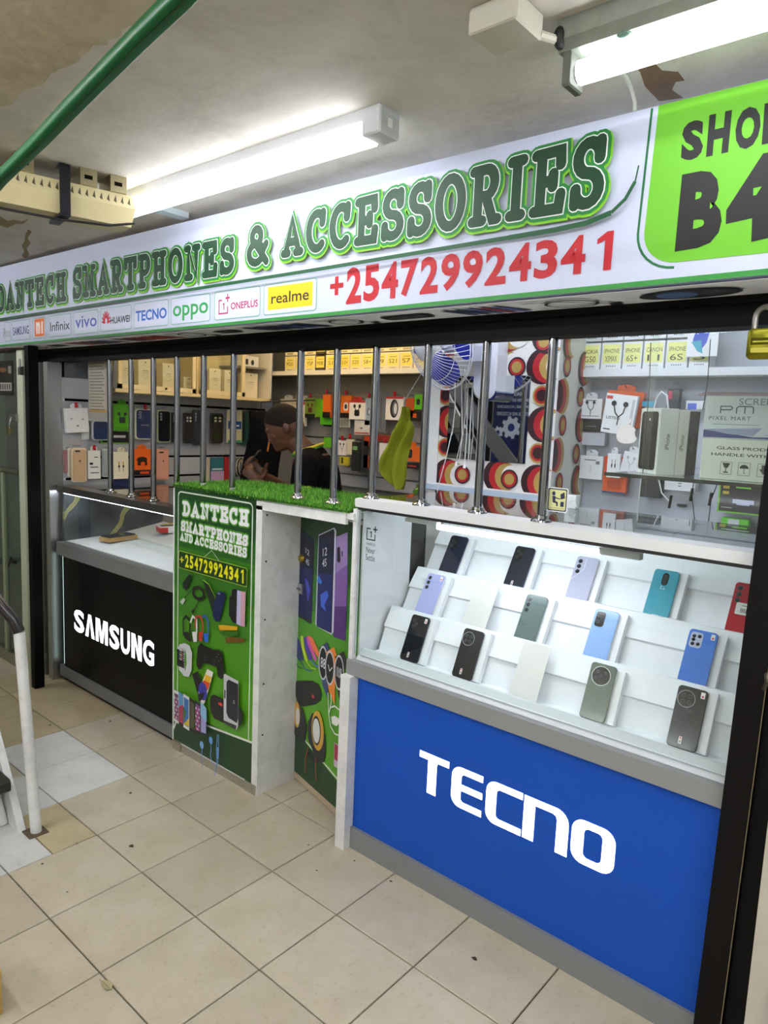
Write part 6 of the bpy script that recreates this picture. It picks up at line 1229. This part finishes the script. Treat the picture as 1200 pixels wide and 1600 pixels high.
fs+=[tuple(range(n)),tuple(range(6*n-1,5*n-1,-1))]
b=MB(); b.add(vs,fs,'#0c0c0e'); o=b.build('jacket_cloth',CLOTH,t,smooth=180); md=o.modifiers.new('ss','SUBSURF'); md.levels=md.render_levels=2
b=MB(); qq=[(0.044,1.416),(0.062,1.37),(0.047,1.308)]; b.tube([(p[0],1.16,p[1]) for p in qq],.005,6,'#b8743a'); b.build('strap',CLOTH,t,smooth=60)
b=MB(); qq=[(-0.126,1.542),(-0.127,1.587)]; b.tube([(p[0],1.25,p[1]) for p in qq]+[(qq[1][0]-.02,1.7,1.62)],.004,6,'#333333'); b.build('hanging_loop',MATTE,t)
# ================================================================== CEILING FITTINGS
E_FRONT=emis('tube_front','#f6f8ff',L_TUBE)
t=thing('tube_light','slim white batten light above the middle of the signboard','light',(1.4,-.12,2.2)); 
b=MB(); b.box(.80,-.150,2.205,1.985,-.085,H,'#c9cbcc'); b.build('housing',MATTE,t)
b=MB(); b.prism([(-.034,2.185),(-.024,2.168),(.024,2.168),(.034,2.185),(.034,2.205),(-.034,2.205)],0,1,'#ffffff')
b.v=[(.80+p[1]*1.13,-.118+p[0],p[2]) for p in b.v]; b.build('diffuser',E_FRONT,t)
b=MB(); b.bbox(1.93,-.152,2.172,1.99,-.083,2.232,'#c5c8ca',.004); b.build('end_cap',MATTE,t)
b=MB(); b.box(1.9905,-.125,2.19,1.992,-.11,2.21,'#ffffff'); b.build('label_dot',MATTE,t)
b=MB(); b.tube([(.79,-.12,2.232),(.79,-.16,2.232),(.79,-.16,2.17),(.79,-.10,2.17)],.0035,6,'#9a9ca0'); b.build('wire_bracket',METAL,t)
t=thing('tube_light','old metal batten with a bare glowing tube, above the shop number panel','light',(3.1,-.15,2.2))
b=MB(); b.box(2.47,-.215,2.20,3.75,-.135,H,'#8e9488'); b.prism([(-.04,2.20),(.04,2.20),(.028,2.183),(-.028,2.183)],0,1,'#7f867a'); b.v=[v if i<8 else (2.47+v[1]*1.28,-.175+v[0],v[2]) for i,v in enumerate(b.v)]; b.build('batten',vc('worn_metal_paint',.3,metal=.3,var=.4,scale=30),t)
b=MB(); b.tube([(2.50,-.172,2.153),(3.70,-.172,2.153)],.021,14,'#ffffff'); b.build('tube',E_FRONT,t,smooth=60)
b=MB(); b.bbox(2.478,-.20,2.125,2.495,-.148,2.215,'#55584e',.003); b.ell((2.475,-.21,2.205),(.012,.016,.02),'#14140f',10,8); b.build('lamp_socket',MATTE,t)
b=MB(); b.tube([(2.495,-.172,2.153),(2.512,-.172,2.153)],.0172,12,'#a9acae'); b.build('tube_cap',METAL,t,smooth=60)
b=MB(); b.ell((2.59,-.195,2.183),(.014,.01,.008),'#4a6a5a',12,8); b.build('starter',GLOSS,t,smooth=60)
t=thing('cable','short white cable running from the old batten into the signboard','cable',(2.5,-.05,2.2))
b=MB(); qq=[(2.535,-.15,2.178),(2.527,-.10,2.185),(2.515,-.04,2.205),(2.50,.03,2.222),(2.49,.08,2.222),(2.488,.112,2.205),(2.487,.118,2.19)]; b.tube(qq,.0045,8,'#c9ccc6'); b.build('cord',MATTE,t,smooth=60)
t=thing('junction_box','cream box fixed to the ceiling beside the old batten','junction box',(2.43,-.26,2.2)); b=MB(); b.bbox(2.36,-.34,2.19,2.46,-.25,H,'#b3b0a0',.004); b.build('box',MATTE,t); b=MB(); b.tube([(2.455,-.25,2.20),(2.475,-.21,2.20)],.008,8,'#b9b7a8'); b.build('gland',MATTE,t)
# emergency light
EM=Matrix.Translation((.872,-.37,2.125))@Matrix.Rotation(math.atan2(.358,.073)-PI/2,4,'Z')
t=thing('emergency_light','cream emergency light with vent slots strapped to the ceiling at the upper left','light fitting',M=EM)
b=WM(t); b.add([(-.05,-.30,-.035),(.05,-.30,-.035),(.05,.19,-.035),(-.05,.19,-.035),(-.067,-.31,.020),(.067,-.31,.020),(.067,.20,.020),(-.067,.20,.020),(-.058,-.30,.06),(.058,-.30,.06),(.058,.19,.06),(-.058,.19,.06)],[(0,3,2,1),(0,1,5,4),(1,2,6,5),(2,3,7,6),(3,0,4,7),(4,5,9,8),(5,6,10,9),(6,7,11,10),(7,4,8,11),(8,9,10,11)],'#c9bd92'); b.build('case',vc('yellowed_plastic',.45),t)
b=WM(t)
for k in range(22): y=-.28+k*.0215; b.add([(.0650,y,.026),(.0655,y+.012,.026),(.0615,y+.010,.052)],[(0,1,2)],'#4a4432')
tag(b.build('vent_slots',MATTE,t),kind='stuff')
for k,y in enumerate((-.15,.03,.12)): 
    b=WM(t); b.box(-.05,y,.06,.07,y+.05,.11,'#a9a080'); b.box(.0702,y+.012,.078,.071,y+.036,.09,'#1b1a14'); b.build('mount_bracket',METAL,t)
b=WM(t); b.box(.068,-.03,-.04,.074,.0,.105,'#3a3a40'); b.box(.03,-.03,.100,.074,.0,.106,'#3a3a40'); b.box(-.07,-.03,-.044,.074,.0,-.036,'#3a3a40'); b.build('strap',METAL,t)
b=WM(t); b.tube([(-.08,-.30,-.02),(.0,-.18,-.042),(.03,-.02,-.048),(.05,.12,-.042),(.052,.20,-.02)],.004,6,'#1c1c1e'); b.build('black_cord',MATTE,t,smooth=60)
# green overhead handrail
t=thing('green_handrail','green painted curved stair handrail passing overhead at the upper left','handrail',(1.6,-.8,1.99))
P_=[Vector((-0.45,-0.47,1.98)),Vector((0.1,-0.55,1.98)),Vector((0.7,-0.64,1.985)),Vector((1.442,-0.78,1.99)),Vector((1.742,-0.827,1.99)),Vector((2.034,-0.876,1.99)),Vector((2.262,-0.913,1.99)),Vector((2.365,-0.928,1.99)),Vector((2.865,-1.018,2.02))]
b=MB(); vs=[];fs=[];prof=[(-.013,-.005),(-.010,-.008),(.010,-.008),(.013,-.005),(.013,.008),(.010,.011),(-.010,.011),(-.013,.008)]
for i,p in enumerate(P_):
    tt=(P_[min(i+1,8)]-P_[max(i-1,0)]).normalized(); sd=tt.cross(Vector((0,0,1))).normalized(); up_=sd.cross(tt)
    for a,c in prof: vs.append(p+sd*a+up_*c)
for i in range(8):
    for k in range(8): fs.append((i*8+k,i*8+(k+1)%8,(i+1)*8+(k+1)%8,(i+1)*8+k))
b.add(vs,fs,'#136030'); o=b.build('rail',vc('green_gloss_paint',.45,spec=.3,var=.12),t,smooth=50)
b=MB(); b.tube([p+Vector((.002,-.002,-.0085)) for p in P_],.0012,5,'#0c3a1c'); b.build('seam',MATTE,t)
for p in (P_[0],P_[-1]):
    b=MB(); b.tube([p,(p[0],p[1],H)],.008,8,'#136030'); b.build('hanger_rod',MATTE,t)
# ================================================================== STAIR AT THE LEFT
t=thing('stair','white steel stair stringer with dark treads at the left edge, going up leftwards','stairs',(.6,-.47,0))
b=MB(); b.add([(.70,-.485,0),(.56,-.485,0),(-.75,-.485,1.9),(-.60,-.485,1.9),(.70,-.46,0),(.56,-.46,0),(-.75,-.46,1.9),(-.60,-.46,1.9)],[(0,1,2,3),(4,7,6,5),(0,4,5,1),(1,5,6,2),(2,6,7,3),(3,7,4,0)],'#dfe0e0'); b.build('stringer',WORN,t)
b=MB(); b.add([(.70,-1.40,0),(.56,-1.40,0),(-.75,-1.40,1.9),(-.60,-1.40,1.9),(.70,-1.375,0),(.56,-1.375,0),(-.75,-1.375,1.9),(-.60,-1.375,1.9)],[(0,1,2,3),(4,7,6,5),(0,4,5,1),(1,5,6,2),(2,6,7,3),(3,7,4,0)],'#dfe0e0'); b.build('stringer',WORN,t)
for k in range(8):
    x=.655-.155*k; z=.185+k*.215; b=MB(); b.bbox(x-.26,-1.37,z-.045,x,-.49,z,'#2b2927',.008); b.build('tread',vc('dark_stone',.6,var=.3,bump=.3),t)
b=MB(); b.tube([(.60,-.50,0),(.57,-.52,.14)],.018,8,'#c9c8c2'); b.build('foot_strut',WORN,t,smooth=50)
t=thing('handrail_post','chipped white steel pole with a worn black upper end, in front of the glass partition','post',(.735,-.44,0))
b=MB(); b.tube([(.735,-.44,0),(.706,-.47,.735)],.0185,18,'#e2e1da'); b.build('pole',WORN,t,smooth=50)
b=MB(); b.tube([(.706,-.47,.735),(.694,-.482,.775),(.64,-.52,.85),(.575,-.555,.93),(.40,-.66,1.13),(.1,-.80,1.5)],.019,16,'#221f26'); b.build('upper_rail',vc('worn_black_enamel',.2,coat=.4,var=.3,scale=60),t,smooth=50)
b=MB(Matrix(((1,0,0,0),(0,0,1,0),(0,1,0,0),(0,0,0,1)))); b.prism([(.70,-.475),(.765,-.475),(.768,-.41),(.70,-.41)],0,.004,'#5a4c3a'); b.build('foot_plate',MATTE,t)
t=thing('wooden_post','pale wooden block with a white top at the lower left corner','block',(1.40,-.86,0))
M_=Matrix.Translation((1.475,-.875,0)); b=WM(t); b.bbox(-.09,-.035,0,.055,.03,.125,'#c2a15c',.004); b.v=[(v[0]+0,v[1],v[2]) for v in b.v]; b.build('block',vc('pale_wood',.5,var=.15,scale=15),t)
b=WM(t); b.box(-.075,-.025,.125,.045,.02,.128,'#e2e0da'); b.build('top_patch',MATTE,t)
# fallen leaf
t=thing('dry_leaf','small dry leaf lying on a floor joint at the lower left','leaf',(*(lambda p:p)(((1.556,-0.612))),.001))
b=WM(t); o=[(-.026,0),(-.016,.007),(-.004,.012),(.008,.013),(.017,.008),(.020,0),(.016,-.007),(.004,-.010),(-.010,-.007)]; n=len(o)
b.add([(p[0],p[1],.001+.004*abs(p[1])/.012) for p in o]+[(0,0,.002)],[(i,(i+1)%n,n) for i in range(n)],'#a8a07c'); b.build('blade',MATTE,t)
b=WM(t); b.tube([(-.034,-.002,.001),(0,0,.0035),(.018,.0,.003)],.0006,4,'#7a704c'); b.build('midrib',MATTE,t)
# ================================================================== ACROSS THE CORRIDOR (seen in the mirror and glass)
t=thing('banner','dark blue banner with white gears on the wall across the corridor','banner',(-1.02,-3.38,1.2))
b=MB(Matrix(((-1,0,0,0),(0,-1,0,0),(0,0,1,0),(0,0,0,1)))); BX=-1.02
b.box(-BX-.27,3.37,1.05,-BX+.27,3.398,2.1,'#0f1c52'); b.build('banner_sheet',PRINT,t)
b=MB(Matrix(((-1,0,0,0),(0,-1,0,0),(0,0,1,0),(0,0,0,1)))); b.y=3.369
for gx,gz,gr in ((-BX+.02,1.50,.13),(-BX+.19,1.44,.07)):
    o=[]
    for k in range(64):
        a=2*PI*k/64; r_=gr*(1 if (k//4)%2 else .78); o.append((gx+r_*math.cos(a),gz+r_*math.sin(a)))
    b.poly(o,'#c9d4e8'); b.oval(gx,gz,gr*.35,gr*.35,'#1c2f7c')
for k,(w_,x_) in enumerate((('DEALERS IN',.0),('COMPUTER SERVICE | SALES',0),('SOFTWARE | ACCESSORIES',0),('NETWORK AND ACCESSORIES',0))): b.text(w_,-BX-.22+(.1 if k==0 else 0),1.86-k*.075,-BX+.22-(.1 if k==0 else 0),1.90-k*.075,'#d4dcec',0)
b.build('print',PRINT,t)
t=thing('corridor_stair','grey steel stair flight across the corridor','stairs',(-.5,-2.68,0))
b=MB(); b.add([(.35,-2.7,0),(.6,-2.7,0),(-1.55,-2.7,2.2),(-1.75,-2.7,2.2),(.35,-2.66,0),(.6,-2.66,0),(-1.55,-2.66,2.2),(-1.75,-2.66,2.2)],[(0,1,2,3),(4,7,6,5),(0,4,5,1),(1,5,6,2),(2,6,7,3),(3,7,4,0)],'#5a5c5e'); b.build('stringer',MATTE,t)
b=MB(); b.box(-3.2,-3.395,0,-1.32,-3.38,1.95,'#14171c'); o=b.build('shutter',STEEL); o.parent=None; tag(o,'dark closed shop shutter across the corridor','shutter')
# unseen corridor tubes added as fill light, then the shop lamps
def lamp(x0,x1,y,z,m,label,name='tube_light'):
    t=thing(name,label,'light',((x0+x1)/2,y,z)); b=MB(); b.box(x0,y-.03,z+.03,x1,y+.03,H,'#d0d2d2'); b.build('batten',MATTE,t)
    b=MB(); b.tube([(x0+.02,y,z+.012),(x1-.02,y,z+.012)],.016,12,'#ffffff'); b.build('tube',m,t,smooth=60)
EC=emis('corridor_fill','#f5f6fc',L_FILL_CORR); ES=emis('tube_shop_cool','#eef4ff',L_TUBE_SHOP); EW=emis('tube_shop_warm','#ffe0b0',L_WARM)
lamp(.4,1.6,-1.5,2.18,EC,'added fill light tube in the corridor ceiling over the stair'); lamp(2.6,3.8,-1.9,2.18,EC,'added fill light tube in the corridor ceiling behind the viewpoint'); lamp(.6,1.8,-2.9,2.18,EC,'added fill light tube before the blue banner'); lamp(-2.2,-1.0,-1.2,2.18,EC,'added fill light tube at the far end of the corridor'); lamp(3.3,4.5,-.9,2.18,EC,'added fill light tube at the near end of the corridor')
lamp(1.9,2.75,.62,2.18,ES,'cool white tube light inside the shop behind the sign, right half'); lamp(.9,1.9,.50,2.18,ES,'cool white tube light inside the shop above the grass mat')
lamp(-.25,.95,1.35,2.18,EW,'warm tube light inside the shop near the back shelf'); lamp(-.35,.5,.95,2.18,EW,'warm tube light inside the shop facing the cream cabinet')
